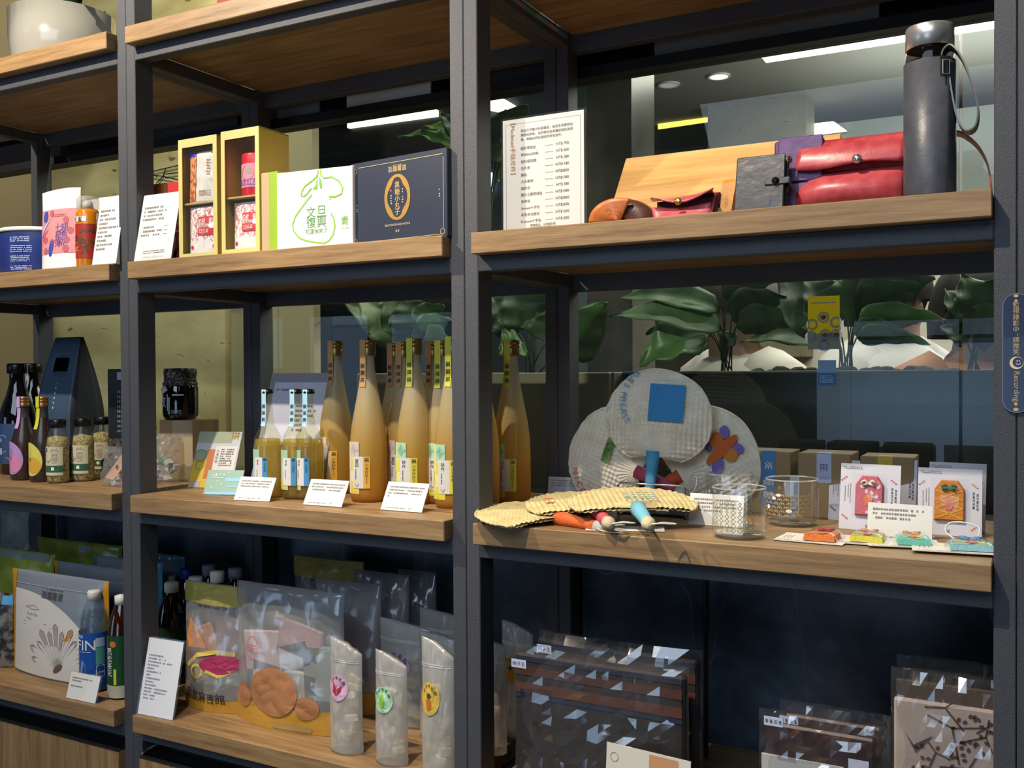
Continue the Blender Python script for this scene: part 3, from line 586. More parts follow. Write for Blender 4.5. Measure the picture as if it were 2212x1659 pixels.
deco(t, 'moon', sf, line([(rr*.42*cos(a*.25+1.9), h*.185+rr*.42*sin(a*.25+1.9)) for a in range(20)], .0014), GOLD, .001); deco(t, 'hill', sf, ellipse(rr*.1, h*.2, rr*.3, rr*.2), mat('#a8978a', .6), .0008)
t, w_, h = simple_box('kraft carton with green band beside the taller yellow box', 564, 600, 372, .024, .05, Z2, '#b7a07c'); deco(t, 'band', flat(0), rect(0, w_/2, .0, h), mat('#8fae2e', .5)); deco(t, 'band_side', side(w_/2), rect(0, .05, 0, h), mat('#8fae2e', .5))
# white pomelo box
xc, w_, h = front_px(603, 757, 366, .022, Z2); t = thing('gift_box', 'white square gift box with green pomelo outline', 'box', (xc, .022, Z2), .08); Bx('carton', mat('#f0f0ea', .4), t, -w_/2, w_/2, 0, .035, 0, h, .001)
GR = mat('#86b83c', .5); GR2 = mat('#7aae30', .5); sf = flat(0)
pear = [(0.17, .36), (.2, .3), (.21, .22), (.19, .13), (.15, .07), (.1, .045), (.02, .06), (-.08, .085), (-.15, .12), (-.21, .2), (-.22, .27), (-.19, .36), (-.13, .44), (-.07, .52), (-.02, .58)]
deco(t, 'pomelo_outline', sf, line([(a*w_*1.3, b*h*1.18+.0) for a, b in pear], .0026), GR); deco(t, 'leaf_outline', sf, merge(line([(w_*a, h*b) for a, b in ((.22, .6), (.2, .64), (.28, .63), (.36, .66), (.38, .73), (.33, .82), (.24, .88), (.13, .88), (.09, .93), (.09, .99))], .0026), line([(w_*a, h*b) for a, b in ((.06, .99), (.05, .92), (-.02, .86), (-.12, .8), (-.16, .73), (-.17, .68), (-.13, .67), (-.09, .7), (-.03, .77))], .0026)), GR, .0007)
deco(t, 'stem', sf, merge(poly([(w_*.05, h*.96), (w_*.03, h*.8), (-w_*.02, h*.75), (w_*.05, h*.75)]), poly([(w_*.07, h*.9), (w_*.1, h*.86), (w_*.11, h*.75), (w_*.08, h*.76)])), GR2, .0008)
deco(t, 'lettering', sf, merge(text('文', w_*.12, -w_*.04, h*.46), text('旦', w_*.12, w_*.1, h*.465), text('復', w_*.12, -w_*.04, h*.33), text('興', w_*.12, w_*.1, h*.33), text('花蓮柚來了', w_*.055, w_*.03, h*.215)), mat('#5f9450', .5)); deco(t, 'brand_mark', sf, merge(text('青', w_*.1, w_*.4, h*.32), bars(w_*.34, w_*.46, h*.235, h*.22, 1, 2)), GR2)
# navy mochi box
a, b = atY(759, 440, .037), atY(966, 420, .012); cx, cy = (a.x+b.x)/2, .0245; rz = atan2(b.y-a.y, b.x-a.x); w_ = (b-a).length; w_ = sqrt((b.x-a.x)**2+(b.y-a.y)**2)
h = solve_len((cx, cy, Z2), (0, 0, 1), 337); t = thing('gift_box', 'flat navy gift box with gold oval emblem', 'box', (cx, cy, Z2), rz); Bx('carton', mat('#2b3244', .4), t, -w_/2, w_/2, 0, .045, 0, h, .001); sf = flat(0)
deco(t, 'gold_border', sf, merge(line([(-w_*.46, h*.03), (-w_*.46, h*.86)], .0009), line([(-w_*.42, h*.935), (w_*.46, h*.935)], .0009), line([(w_*.465, h*.9), (w_*.465, h*.1)], .0009), line([(w_*.44, h*.03), (-w_*.42, h*.03)], .0009), *[line([(w_*sx+w_*.022*cos(q*pi/4), h*sz+w_*.022*sin(q*pi/4)) for q in range(9)], .001) for sx, sz in ((-.455, .9), (.455, .06), (-.455, .05))]), mat('#c9bb8e', .4, .4))
ov = []; 
for k in range(48):
    q = 2*pi*k/48; ov.append((w_*.135*cos(q), h*.52+h*.27*sin(q)))
ring = ov+[(w_*.105*cos(q)*(1-.22*(abs(sin(2*q))**3)), h*.52+h*.235*sin(q)*(1-.1*(abs(sin(2*q))**3))) for q in [2*pi*k/48 for k in range(48)]]
deco(t, 'gold_oval', sf, (ring, [(k, (k+1) % 48, 48+(k+1) % 48, 48+k) for k in range(48)]), GOLD); deco(t, 'lettering', sf, merge(vtext('黑糖小丸子', w_*.05, 0, h*.70, 1.05), text('洄瀾薯道', w_*.045, 0, h*.855)), mat('#e2c384', .4, .3))
deco(t, 'small_print', sf, merge(bars(-w_*.04, w_*.05, h*.905, h*.89, 1, 1), text('BROWN SUGAR MOCHI', w_*.017, 0, h*.2), blk(2, w_*.02, 0, h*.125, 3, False), bars(-w_*.07, -w_*.055, h*.62, h*.44, 6, 2, .003), bars(w_*.05, w_*.065, h*.62, h*.44, 6, 3, .003), bars(-w_*.44, -w_*.42, h*.5, h*.4, 4, 2, .003), bars(w_*.42, w_*.44, h*.55, h*.45, 4, 2, .003)), mat('#cbb98a', .5))
# ================================================================== SECOND SHELF, RIGHT BAY
xc, w_, h = front_px(1086, 1261, 249, .07, Z2)
NAMES = ['圓形零錢包', '悠遊袋(含皮繩)', '飲料提袋圈', '名片夾', '胸包', '大水瓶袋', '鑰匙包', '圓片立體零錢包', '單車包', 'Smewsl十字包', '灰色多功用包', 'R.Smewl十字包']
PRICES = ['NT$ 750', 'NT$ 600', 'NT$ 280', 'NT$1180', 'NT$2800', 'NT$1380', 'NT$ 580', 'NT$1080', 'NT$2800', 'NT$3600', 'NT$1200', 'NT$1200']
def menu_fn(t, sf):
    deco(t, 'border', sf, frame2(-w_*.46, w_*.46, h*.02, h*.96, .0006), GREY, .0014)
    deco(t, 'heading', sf, merge(text('【Madman手縫皮件】', w_*.066, -w_*.37, h*.75, -pi/2)), mat('#b08a5a', .6), .0014)
    y = [h*(.745-.0565*i) for i in range(12)]; ps = []
    for st, yy in zip(NAMES, y): ps.append(text(st, w_*.036, -w_*.27, yy, al='L'))
    for st, yy in zip(PRICES, y): ps += [text(st, w_*.034, w_*.32, yy, al='R'), line([(w_*.03, yy), (w_*.13, yy)], .0004)]
    ps += [text('來自天然義大利植鞣皮，每張皮革都特別', w_*.034, -w_*.27, h*.895, al='L'), text('獨特經拼裁，為拼裁的皮革體認個性與感', w_*.034, -w_*.27, h*.857, al='L'), text('格，親煉出純化韻味的原美皮件。', w_*.034, -w_*.27, h*.82, al='L'), text('實物商品，以現場為準', w_*.03, 0, h*.085), text('如需購買請洽服務人員', w_*.03, 0, h*.06)]
    deco(t, 'lettering', sf, merge(*ps), mat('#4a4845', .7), .0014)
    deco(t, 'flourish', sf, merge(*[line([(w_*a+.006*cos(q), h*.025+.005*abs(sin(q))) for q in [k*.35 for k in range(10)]], .0006) for a in (-.15, .02, .12)]), mat('#b08a5a', .6), .0014)
card('large upright price list for leather goods in clear holder', (xc, .072, Z2), w_, 0, h, .0, name='price_list', margin=.003, fn=menu_fn, paper=mat('#d9d7d2', .6), foot=.05)
# wooden display board leaning back
c0 = atY(1302, 470, .125); c1 = atY(1790, 430, .125); L = solve_len(((c0.x+c1.x)/2, .125, Z2), (0, sin(.62), cos(.62)), 316); wb_ = c1.x-c0.x
t = thing('display_board', 'slanted wooden display board behind the leather goods', 'display board', ((c0.x+c1.x)/2, .125, Z2)); f = flat(0, .62)
v = [f(s, q, n) for n in (0, -.008) for q in (0, L) for s in (-wb_/2, wb_/2)]
BW = wood(('#b98a4a', '#cf9f5c', '#dcb275'), .45, 0, .6)
MB().add(v, [(0, 1, 3, 2), (4, 6, 7, 5), (0, 4, 5, 1), (2, 3, 7, 6), (0, 2, 6, 4), (1, 5, 7, 3)]).build('panel', BW, t, bevel=.0008)
MB().poly_prism([(0, 0), (.001, 0), (.001, .001)], 0, .001) ; Bx('rear_leg', BW, t, -.01, .01, L*sin(.62)+.004, L*sin(.62)+.012, 0, L*cos(.62)-.012)
# orange coin purse
def leather(a, b, rough=.42, coat=.15): return speck([(.3, a), (.7, b)], 55, rough, 3, .25)
ORG = leather('#b8622a', '#c9743a'); RED = leather('#b0363e', '#c9585c', .36); REDL = leather('#b84a50', '#cf6c6e', .34); TAN = leather('#c0822f', '#cf9440'); BLK = leather('#2a2a2d', '#3c3c3f', .3); PPL = leather('#57346a', '#6f4a82', .4); CHAR = leather('#45474e', '#54565e', .42)
xc, w_, h = front_px(1277, 1412, 430, .03, Z2); R = w_*.5
t = thing('coin_purse', 'rounded orange leather coin purse lying at the shelf edge', 'purse', (xc, .035, Z2))
def dome(u, v):
    a = pi*u; rr = v; return (-R*cos(a)*rr, .002+.02*(1-rr*rr)*0+.018*(1-sin(a)*rr), h*.98*sin(a)*rr+.001)
MB().grid(dome, 24, 6).build('back_panel', ORG, t, smooth=True, solid=.003)
MB().grid(lambda u, v: (-R*.98*cos(pi*u)*(.999 if v else .2), -.012+.028*v, h*.93*sin(pi*u)*(1 if v else .2)+.001), 24, 4).build('gusset', leather('#4a2a22', '#5c342a'), t, smooth=True, solid=.002)
MB().grid(lambda u, v: (-R*.99*cos(pi*(.02+.6*u))*v, -.014-.006*sin(pi*u), .001+h*.96*sin(pi*(.02+.6*u))*v), 18, 6).build('front_flap', ORG, t, smooth=True, solid=.003)
deco(t, 'embossed_mark', lambda s, q, n: (s, -.0225-n, q), merge(line([(-R*.4, h*.5), (-R*.3, h*.58), (-R*.2, h*.5)], .001), line([(-R*.1, h*.55), (0, h*.6), (R*.06, h*.52)], .001), bars(-R*.35, R*.05, h*.42, h*.36, 1, 3)), mat('#a05522', .6))
# red card pouch with open flap
xc, w_, h = front_px(1397, 1545, 414, .028, Z2); t = thing('card_pouch', 'small red leather card pouch with gold snap, flap half open', 'pouch', (xc, .03, Z2)); W = w_/2
MB().grid(lambda u, v: (-W*.86+w_*.86*u, .004-.016*sin(pi*u)*(1-v)-.002, v*h*(.52-.1*sin(pi*u))), 14, 6).build('front_panel', REDL, t, smooth=True, solid=.002)
MB().grid(lambda u, v: (-W*.86+w_*.93*u, .022, v*h*(.80+.17*u)), 10, 6).build('back_panel', leather('#4a1420', '#5c1a28'), t, smooth=True, solid=.002)
MB().grid(lambda u, v: (-W*.99+w_*.9*u+v*.01, .022-.034*v-.006*sin(pi*v), h*((.86+.12*u)-(.34*sin(pi*u)**1.3+.03)*v)), 16, 6).build('flap', REDL, t, smooth=True, solid=.0022)
MB().lathe([(0, 0), (.0045, 0), (.005, .0012), (.003, .0026), (0, .003)], 16).build('snap', mat('#d9b45c', .25, .9), t, smooth=True, loc=(w_*.02, -.017, h*.56), rot=(pi/2, 0, 0))
MB().tube([(W*.86, .0, .001), (W*.87, .01, h*.5), (W*.87, .02, h*.95)], .0018).build('edge', RED, t, smooth=True)
# tan strap
a = atY(1566, 452, .05); xc, w_, h = front_px(1548, 1578, 386, .05, Z2)
t = thing('key_strap', 'folded tan leather key strap beside the black wallet', 'strap', (xc, .05, Z2))
ribbon([(0, .0, 0), (.003, .004, h*.5), (.006, .008, h*.9), (.007, .013, h*.99), (.008, .019, h*.97), (.006, .022, h*.85), (.002, .026, 0)], w_*1.0, .0022, 'band', TAN, t, (1, 0, 0)); deco(t, 'brand_stamp', lambda s, q, n: (s+.003, q*.008/h-.003-n, q), line([(-.002, h*.3), (.002, h*.36), (-.002, h*.42), (.002, h*.47), (-.001, h*.52), (.003, h*.56)], .0007), mat('#7d5218', .6)); 
# black wallet
xc, w_, h = front_px(1584, 1704, 325, .04, Z2); t = thing('wallet', 'glossy black leather wallet with a strap closure', 'wallet', (xc, .04, Z2), .0); W = w_/2; ln = .22; f = flat(0, ln)
def slabx(t, f, x0, x1, q0, q1, n0, n1, nm, mt, bev=.001):
    v = [f(s, q, n) for n in (n0, n1) for q in (q0, q1) for s in (x0, x1)]
    return MB().add(v, [(0, 1, 3, 2), (4, 6, 7, 5), (0, 4, 5, 1), (2, 3, 7, 6), (0, 2, 6, 4), (1, 5, 7, 3)]).build(nm, mt, t, bevel=bev)
h2 = h/cos(ln); slabx(t, f, -W*.98, W*.80, 0, h2*.96, -.001, .002, 'front_cover', BLK, .0014); slabx(t, f, -W*.98, W*.86, 0, h2*.955, -.013, -.010, 'back_cover', BLK, .0012); slabx(t, f, -W*.9, W*.74, .002, h2*.93, -.009, -.002, 'pages', mat('#b9b3a4', .7)); slabx(t, f, W*.84, W*.9, h2*.3, h2*.93, -.008, -.003, 'pen', mat('#141416', .3)); 
slabx(t, f, W*.1, W*.98, h2*.44, h2*.55, .002, .0042, 'closure_strap', BLK, .0008); slabx(t, f, W*.95, W*1.0, h2*.44, h2*.55, -.014, .004, 'strap_fold', BLK, .0008)
MB().lathe([(0, 0), (.005, 0), (.0045, .002), (0, .0028)], 16).build('snap', mat('#26262a', .15, .6), t, smooth=True, loc=f(W*.5, h2*.495, .0042), rot=(pi/2-ln, 0, 0))
deco(t, 'stitching', f, merge(*[rect(-W*.85+k*W*.075, -W*.85+k*W*.075+.003, h2*.925, h2*.931) for k in range(22)], *[rect(W*.745, W*.755, h2*(.03+.028*k), h2*(.045+.028*k)) for k in range(32)]), mat('#8d8d90', .5), .0024); deco(t, 'brand_stamp', f, line([(W*(.3+.03*((k*7) % 3)), h2*(.1+.02*k)) for k in range(9)], .0007), mat('#050505', .4), .0024)
# purple pouch behind
xc, w_, h = front_px(1668, 1775, 291, .075, Z2); t = thing('leather_pouch', 'purple leather pouch standing behind the red clutch', 'pouch', (xc, .075, Z2)); W = w_/2; f = flat(0, .1)
slabx(t, f, -W, W, 0, h*.98, -.012, -.003, 'back_panel', PPL, .002); slabx(t, f, -W*.8, W, h*.42, h*1.0, -.002, .002, 'flap', PPL, .0014); slabx(t, f, -W*.55, W, 0, h*.40, -.002, .003, 'front_pocket', leather('#5c3c62', '#6f4c74'), .0014)
MB().lathe([(0, 0), (.004, 0), (.004, .002), (0, .003)], 14).build('snap', mat('#cfa860', .25, .9), t, smooth=True, loc=f(-W*.35, h*.72, .002), rot=(pi/2, 0, 0))
# red clutch
x0 = atY(1716, 380, .075).x; x1 = atY(1962, 360, .075).x; w_ = x1-x0; h = solve_len(((x0+x1)/2, .075, Z2), (0, 0, 1), 293)
t = thing('leather_clutch', 'large red leather clutch with a silver snap, leaning at the shelf edge', 'bag', ((x0+x1)/2, .075, Z2)); W = w_/2
MB().grid(lambda u, v: (-W*.98+w_*.98*u, .012+.012*v, v*h*.97), 10, 6).build('back_panel', RED, t, smooth=True, solid=.004)
MB().grid(lambda u, v: (-W*(.99-.08*v)+w_*.96*u*(1-.02*v), .016-.018*(1-v)**1.5-.008*sin(pi*(1-v))-.006*sin(pi*u)*(1-v), h*(.60+.40*v)-(.025*h*sin(pi*u*2.2) if v < .01 else 0)), 20, 8).build('flap', RED, t, smooth=True, solid=.003)
MB().grid(lambda u, v: (-W*.95+w_*.95*u, .008-.024*sin(pi*min(1, v*.95+.05))*(sin(pi*min(1, u*.9+.1))**.5), h*(.0+v*(.36+.18*min(1, u*4)**.6))), 20, 10).build('front_pocket', RED, t, smooth=True, solid=.003)
MB().grid(lambda u, v: (-W*.96+.012*u, .006+.012*v, h*(.05+.4*u+.2*v)), 4, 4).build('gusset', leather('#3c1015', '#4a161c'), t, smooth=True, solid=.002)
MB().lathe([(0, 0), (.006, 0), (.0058, .002), (.003, .0035), (0, .004)], 18).build('snap', mat('#d8d4cf', .2, .9), t, smooth=True, loc=(atY(1850, 345, .06).x-(x0+x1)/2, -.011, h*.655), rot=(pi/2, 0, 0))
pts = [atY(x, y, Y)-t.location for x, y, Y in ((1958, 300, .088), (2010, 290, .095), (2065, 288, .095), (2090, 298, .09), (2114, 320, .085), (2133, 355, .08), (2140, 395, .075))]; pts = [Vector(p) for p in pts]; pts.append(Vector((pts[-1].x+.001, pts[-1].y, .0)))
ribbon(curve(pts, 6), .03, .002, 'wrist_strap', leather('#8a3426', '#a04430'), t)
# flask
xc, w_, h = front_px(1942, 2066, 44, .012, Z2); r = w_/2/1.06
t = thing('leather_flask', 'glass flask in charcoal leather sleeve with steel cap and strap', 'flask', (xc, .012+r, Z2)); hs = h*.79
MB().lathe([(0, 0), (r*.98, 0), (r, .003), (r, hs), (r*.985, hs)], 40).build('sleeve', CHAR, t, smooth=True)
MB().lathe([(r*.93, hs*.9), (r*.93, h*.83), (r*.86, h*.868), (r*.80, h*.885)], 36).build('glass_neck', clear('#b8b4ac', .10, .02, body='#3a2a24'), t, smooth=True)
MB().lathe([(0, h*.78), (r*.85, h*.78), (r*.85, h*.805), (0, h*.805)], 30).build('drink', mat('#4a2a22', .2), t, smooth=True)
MB().lathe([(r*.88, h*.872), (r*.93, h*.875), (r*.93, h*.992), (r*.90, h), (0, h)], 40).build('cap', mat('#d8d5cf', .30, .75), t, smooth=True)
a0 = .95; sf = cyl(r, r, a0); deco(t, 'sleeve_overlap', sf, rect(-r*.16, r*.28, .001, hs*.96, 6, 2), leather('#3d3e44', '#4a4b52'), .0016); deco(t, 'stitching', sf, merge(*[rect(r*.2, r*.23, hs*(.02+.0235*k), hs*(.034+.0235*k)) for k in range(26)]), mat('#17181b', .6), .0022)
deco(t, 'loop_stitch', cyl(r, r, .65), frame2(-r*.13, r*.13, hs*.87, hs*.97, .001), mat('#d0d0d0', .6), .004); deco(t, 'loop_tab', cyl(r, r, .65), rect(-r*.2, r*.2, hs*.85, hs*1.0, 4, 4), BLK, .0028)
pq = [(2036, 158, .02), (2034, 135, .02), (2040, 112, .018), (2056, 103, .016), (2078, 128, .012), (2098, 175, .01), (2113, 235, .012), (2108, 275, .014), (2086, 285, .016), (2068, 255, .018), (2056, 195, .02), (2050, 150, .022), (2046, 130, .024), (2040, 128, .024)]
pts = [atY(x, y, .012+Y)-t.location for x, y, Y in pq]; ribbon(curve(pts, 5), .026, .0018, 'strap', leather('#5c5e61', '#707172'), t)
# ================================================================== THIRD SHELF, LEFT BAY
def sauce_bottle(label, px, pyt, pyb, wpx, col, accent, strip, lit=True, blob=None, c=None):
    if c is None: c, H, r = stand_px(px, pyt, pyb, wpx, Z3)
    else: c, H, r = c
    pf = [(0, 0), (r*.93, 0), (r, .004), (r*1.0, H*.36), (r*.93, H*.46), (r*.72, H*.58), (r*.5, H*.68), (r*.4, H*.76), (r*.37, H*.88), (r*.40, H*.885)]
    t = round_thing('sauce_bottle', label, 'bottle', c, [p for p in pf if p[1] <= H*.76], mat('#30231f', .3, coat=.3), 'liquid_body', 'small frosted sauce bottles')
    MB().lathe([(r*.41, H*.75), (r*.38, H*.88), (r*.42, H*.885)], 24).build('neck', clear('#c8c4c0', .45, .3, body='#8f8a88'), t, smooth=True)
    MB().lathe([(0, H), (r*.40, H), (r*.43, H*.99), (r*.43, H*.97), (r*.41, H*.965), (r*.43, H*.96), (r*.43, H*.935), (r*.41, H*.93), (r*.43, H*.925), (r*.43, H*.885)], 24).build('cap', mat('#b3824a', .3, .8), t, smooth=True)
    R = rprof(pf); st = lambda s, q, n: (s, -max(R(min(q, H*.885)), r*.43)-n if q > H*.87 else -R(q)-n, q)
    deco(t, 'neck_strip', st, rect(-r*.2, r*.2, H*.62, H*1.0, 2, 22), mat(strip, .5), .0008); MB().box(-r*.2, r*.2, -r*.44, .0, H*1.0, H*1.004).build('strip_top', mat(strip, .5), t)
    if blob:
        sf = cyl(r, r, -.15); deco(t, 'label', sf, ellipse(0, H*.27, r*1.02, H*.2, .25, 32, 4), mat(blob, .5), .0007); deco(t, 'label_swoosh', sf, merge(ellipse(r*.3, H*.2, r*.6, H*.1, .5)), mat(accent, .5), .0011)
        deco(t, 'lettering', sf, merge(line([(-r*.75, H*.38), (-r*.5, H*.375)], .002), line([(-r*.7, H*.31), (-r*.6, H*.29)], .0018), line([(-r*.8, H*.25), (-r*.5, H*.27), (-r*.66, H*.22), (-r*.5, H*.2), (-r*.75, H*.17), (-r*.4, H*.19), (-r*.65, H*.1)], .0016)), INK, .0015); deco(t, 'seal', sf, rect(-r*.1, r*.12, H*.25, H*.29), mat('#b5655a', .5), .0015); deco(t, 'small_print', sf, merge(bars(-r*.1, 0, H*.38, H*.3, 6, 2, .0015), bars(r*.1, r*.2, H*.4, H*.31, 7, 3, .0015)), GREY, .0015)
    return t
def soy(label, px, pyt, pyb, wpx, tagged=False):
    c, H, r = stand_px(px, pyt, pyb, wpx, Z3); pf = [(0, 0), (r*.95, 0), (r, .004), (r, H*.48), (r*.93, H*.58), (r*.6, H*.72), (r*.44, H*.82), (r*.42, H*.91)]
    t = round_thing('soy_bottle', label, 'bottle', c, pf, mat('#0a0a0d', .06, coat=1), 'bottle', None); MB().lathe([(r*.42, H*.905), (r*.56, H*.91), (r*.56, H*.985), (r*.5, H), (0, H)], 22).build('cap', mat('#0d0e12', .3), t, smooth=True)
    R = rprof(pf)
    if not tagged:
        sf = cyl(r, r); deco(t, 'label', sf, rect(-r*1.1, r*1.2, H*.1, H*.46, 18, 3), mat('#2f466e', .5), .0006); deco(t, 'label_print', sf, merge(line([(r*.5*cos(q*.3), H*.28+r*.5*sin(q*.3)) for q in range(3, 19)], .0012), blk(1, r*.26, -r*.1, H*.33, 11), rect(-r*.2, 0, H*.18, H*.24), line([(-r*.3, H*.15), (r*.3, H*.16), (r*.6, H*.13)], .0012)), mat('#9fb2d4', .5), .0011)
    else:
        st = lambda s, q, n: (s, -max(R(min(q, H*.905)), r*.5 if q > H*.88 else 0)-n, q); deco(t, 'neck_strip', st, rect(-r*.2, r*.22, H*.62, H*.99, 2, 16), mat('#c5c9d4', .5), .001); deco(t, 'strip_mark', st, merge(ellipse(0, H*.66, .0016, .002), ellipse(0, H*.72, .0012, .0016), rect(-.0012, .0014, H*.79, H*.83)), mat('#30405e', .5), .0016)
    return t
soy('tall dark soy sauce bottle with navy label, black cap', 40, 785, 1026, 74); soy('tall dark sauce bottle with a white neck strip, behind', 74, 785, 1004, 66, True)
c, H, r = stand_px(-10, 930, 1012, 36, Z3); t = round_thing('snack_jar', 'jar of striped brown snacks cut by the picture edge', 'jar', c, [(0, 0), (r*.9, 0), (r, .004), (r, H*.85)], speck([(.4, '#5a3a22'), (.5, '#c99a5c'), (.6, '#8a4a22')], 120, .3), 'contents'); MB().lathe([(r, H*.84), (r*1.03, H*.85), (r*1.03, H*.99), (0, H)], 20).build('lid', mat('#3a2a20', .4), t, smooth=True)
# navy carrier box with a hand hole
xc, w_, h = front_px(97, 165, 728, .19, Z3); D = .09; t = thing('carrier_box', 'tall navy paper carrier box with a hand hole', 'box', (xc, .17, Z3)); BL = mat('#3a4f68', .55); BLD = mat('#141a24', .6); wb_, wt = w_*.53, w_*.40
def cside(u, v, sg):
    q = v**1.0; hw = wb_+(wt-wb_)*max(0, (q-.45)/.55)**1.6; yy = (D/2-.004)*(1-max(0, (q-.45)/.55)**1.3); return hw, yy
n = 20; front = []; 
def cf(u, v, sg=1): hw, yy = cside(u, v, sg); return ((u*2-1)*hw, D/2-sg*yy-sg*.003, v*h)
mb = MB(); hole = lambda i, j: 4 <= i < 12 and 15 <= j < 17
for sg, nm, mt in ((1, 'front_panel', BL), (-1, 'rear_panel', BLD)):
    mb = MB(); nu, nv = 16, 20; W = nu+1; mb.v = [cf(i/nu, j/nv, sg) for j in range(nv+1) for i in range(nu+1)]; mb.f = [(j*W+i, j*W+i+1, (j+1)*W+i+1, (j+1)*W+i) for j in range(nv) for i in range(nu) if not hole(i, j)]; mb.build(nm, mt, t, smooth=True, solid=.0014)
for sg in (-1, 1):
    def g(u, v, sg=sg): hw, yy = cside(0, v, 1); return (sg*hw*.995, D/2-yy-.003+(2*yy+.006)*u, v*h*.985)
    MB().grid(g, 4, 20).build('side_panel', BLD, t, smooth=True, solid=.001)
deco(t, 'lettering', lambda s, q, n: (s, cf(.5, q/h)[1]-n-.001, q), merge(*[rect(-.002, .002, h*z, h*z+.005) for z in (.62, .585, .55, .515, .48)], line([(-.0035, h*.66), (.0035, h*.66)], .001)), mat('#a9b6c6', .5))
t, w_, h = simple_box('dark box with pale speckled print behind the jars', 233, 272, 797, .2, .05, Z3, '#1d2328', name='tea_box'); deco(t, 'pattern', flat(0), merge(*[rect(w_*(.05+.1*(k % 3)), w_*(.1+.1*(k % 3)), h*(.42+.045*(k//3)), h*(.44+.045*(k//3))) for k in range(27)]), mat('#8f9aa2', .6)); deco(t, 'corner_label', flat(0), rect(w_*.05, w_*.5, h*.9, h*.97), mat('#9aa3b8', .6)); deco(t, 'lower_band', flat(0), rect(-w_*.5, w_*.5, h*.1, h*.36), speck([(.4, '#2a2522'), (.6, '#5f5752')], 120, .6))
sauce_bottle('sauce bottle with lilac strip and lilac-pink label', 53, 857, 1038, 56, '', '#d583ae', '#c8a3d8', blob='#b98cc8'); sauce_bottle('sauce bottle with yellow strip and yellow label', 94, 857, 1042, 56, '', '#d9a63a', '#d8d436', blob='#d9d25c')
sauce_bottle('shaded sauce bottle with violet strip behind the jars', 138, 857, 1015, 46, '', '', '#7c6ba8'); sauce_bottle('shaded sauce bottle with pale green strip behind the jars', 190, 857, 1012, 46, '', '', '#a6bb5c')
SEED = speck([(.38, '#5a5630'), (.5, '#d0b878'), (.62, '#8f7c40')], 170, .6, 3, .8)
for i, (px, pyt, pyb, nm) in enumerate([(126, 906, 1045, 'spice jar with green banded label, front left of three'), (180, 903, 1041, 'spice jar with green banded label, middle of three'), (223, 900, 1030, 'spice jar with green banded label, right of three')]):
    c, H, r = stand_px(px, pyt, pyb, 47, Z3); pf = [(0, 0), (r*.9, 0), (r, .004), (r, H*.60), (r*.94, H*.70), (r*.72, H*.82), (r*.66, H*.88)]
    t = round_thing('spice_jar', nm, 'jar', c, pf, clear('#eef2ee', .05, .03), 'glass', 'spice jars with black caps'); MB().lathe([(0, .002), (r*.86, .002), (r*.95, .006), (r*.95, H*.60), (r*.85, H*.72), (0, H*.755)], 22).build('herbs', SEED, t, smooth=True)
    MB().lathe([(r*.66, H*.87), (r*.74, H*.875), (r*.74, H*.985), (r*.68, H), (0, H)], 22).build('cap', mat('#0d0d0f', .35), t, smooth=True); sf = cyl(r, r)
    deco(t, 'label', sf, rect(-r*1.35, r*1.35, H*.13, H*.575, 24, 2), mat('#cfc6a6', .6), .0007); deco(t, 'green_band', sf, rect(-r*1.35, r*1.35, H*.18, H*.285, 24, 1), mat('#2f5e3e', .6), .0011); deco(t, 'name_block', sf, rect(-r*.9, -r*.1, H*.5, H*.555, 8, 1), mat('#3c3560', .6), .0012); deco(t, 'band_mark', sf, rect(r*.35, r*.6, H*.21, H*.26), WHITE, .0016)
    deco(t, 'lettering', sf, blk(3, r*.2, -r*.5, H*.527, 8, False), WHITE, .0016); deco(t, 'fish_drawing', sf, merge(line([(-r*.8, H*.36), (-r*.3, H*.37), (r*.0, H*.33), (r*.3, H*.38)], .0012), line([(-r*.35, H*.47), (-r*.4, H*.42)], .0014), line([(r*.3, H*.5), (r*.95, H*.505)], .0012)), INK, .0012); deco(t, 'small_print', sf, merge(bars(r*.35, r*.9, H*.55, H*.51, 4, 3, .002), bars(r*.35, r*.9, H*.48, H*.32, 8, 4, .002)), mat('#9a9a90', .6), .0012)
def candy_bag(label, c, w_, h, d, seed, cols, rz=0, tagcol='#c9a48c', hang=True):
    P = Pouch(w_, h, d, seed, .009, top=.15, pw=.4, sway=.01); t = P.build('candy_bag', label, 'bag', c, rz, FILMC, facet=True); rnd = random.Random(seed)
    for k in range(14):
        s, q = rnd.uniform(-.32, .32)*w_, rnd.uniform(.06, .5)*h; a = rnd.random()*3; y = rnd.uniform(-.25, .25)*d
        MB().add([(s+.011*cos(a+i*pi/2)*(1 if j else .8), y+(.005 if j else -.005), q+.007*sin(a+i*pi/2)) for j in (0, 1) for i in range(4)], [(0, 1, 2, 3), (4, 5, 6, 7), (0, 1, 5, 4), (1, 2, 6, 5), (2, 3, 7, 6), (3, 0, 4, 7)]).build('candy', mat(cols[k % len(cols)], .25), t)
    if hang:
        sf = lambda s, q, n: tuple(Vector(P.front(s, q, n+.004))); deco(t, 'paper_tag', sf, merge(poly([(w_*.02, h*.25), (w_*.2, h*.2), (w_*.42, h*.8), (w_*.24, h*.85)])), mat(tagcol, .6), .001); deco(t, 'string_tie', sf, line([(w_*(-.02+.05*cos(q*.5)), h*(.78+.06*sin(q*.5))) for q in range(14)], .0012), mat('#5a3a30', .6), .002)
        deco(t, 'lettering', sf, merge(blk(1, w_*.08, w_*.16, h*.40, 9), blk(1, w_*.07, w_*.23, h*.58, 10)), INK, .0022)
    return t
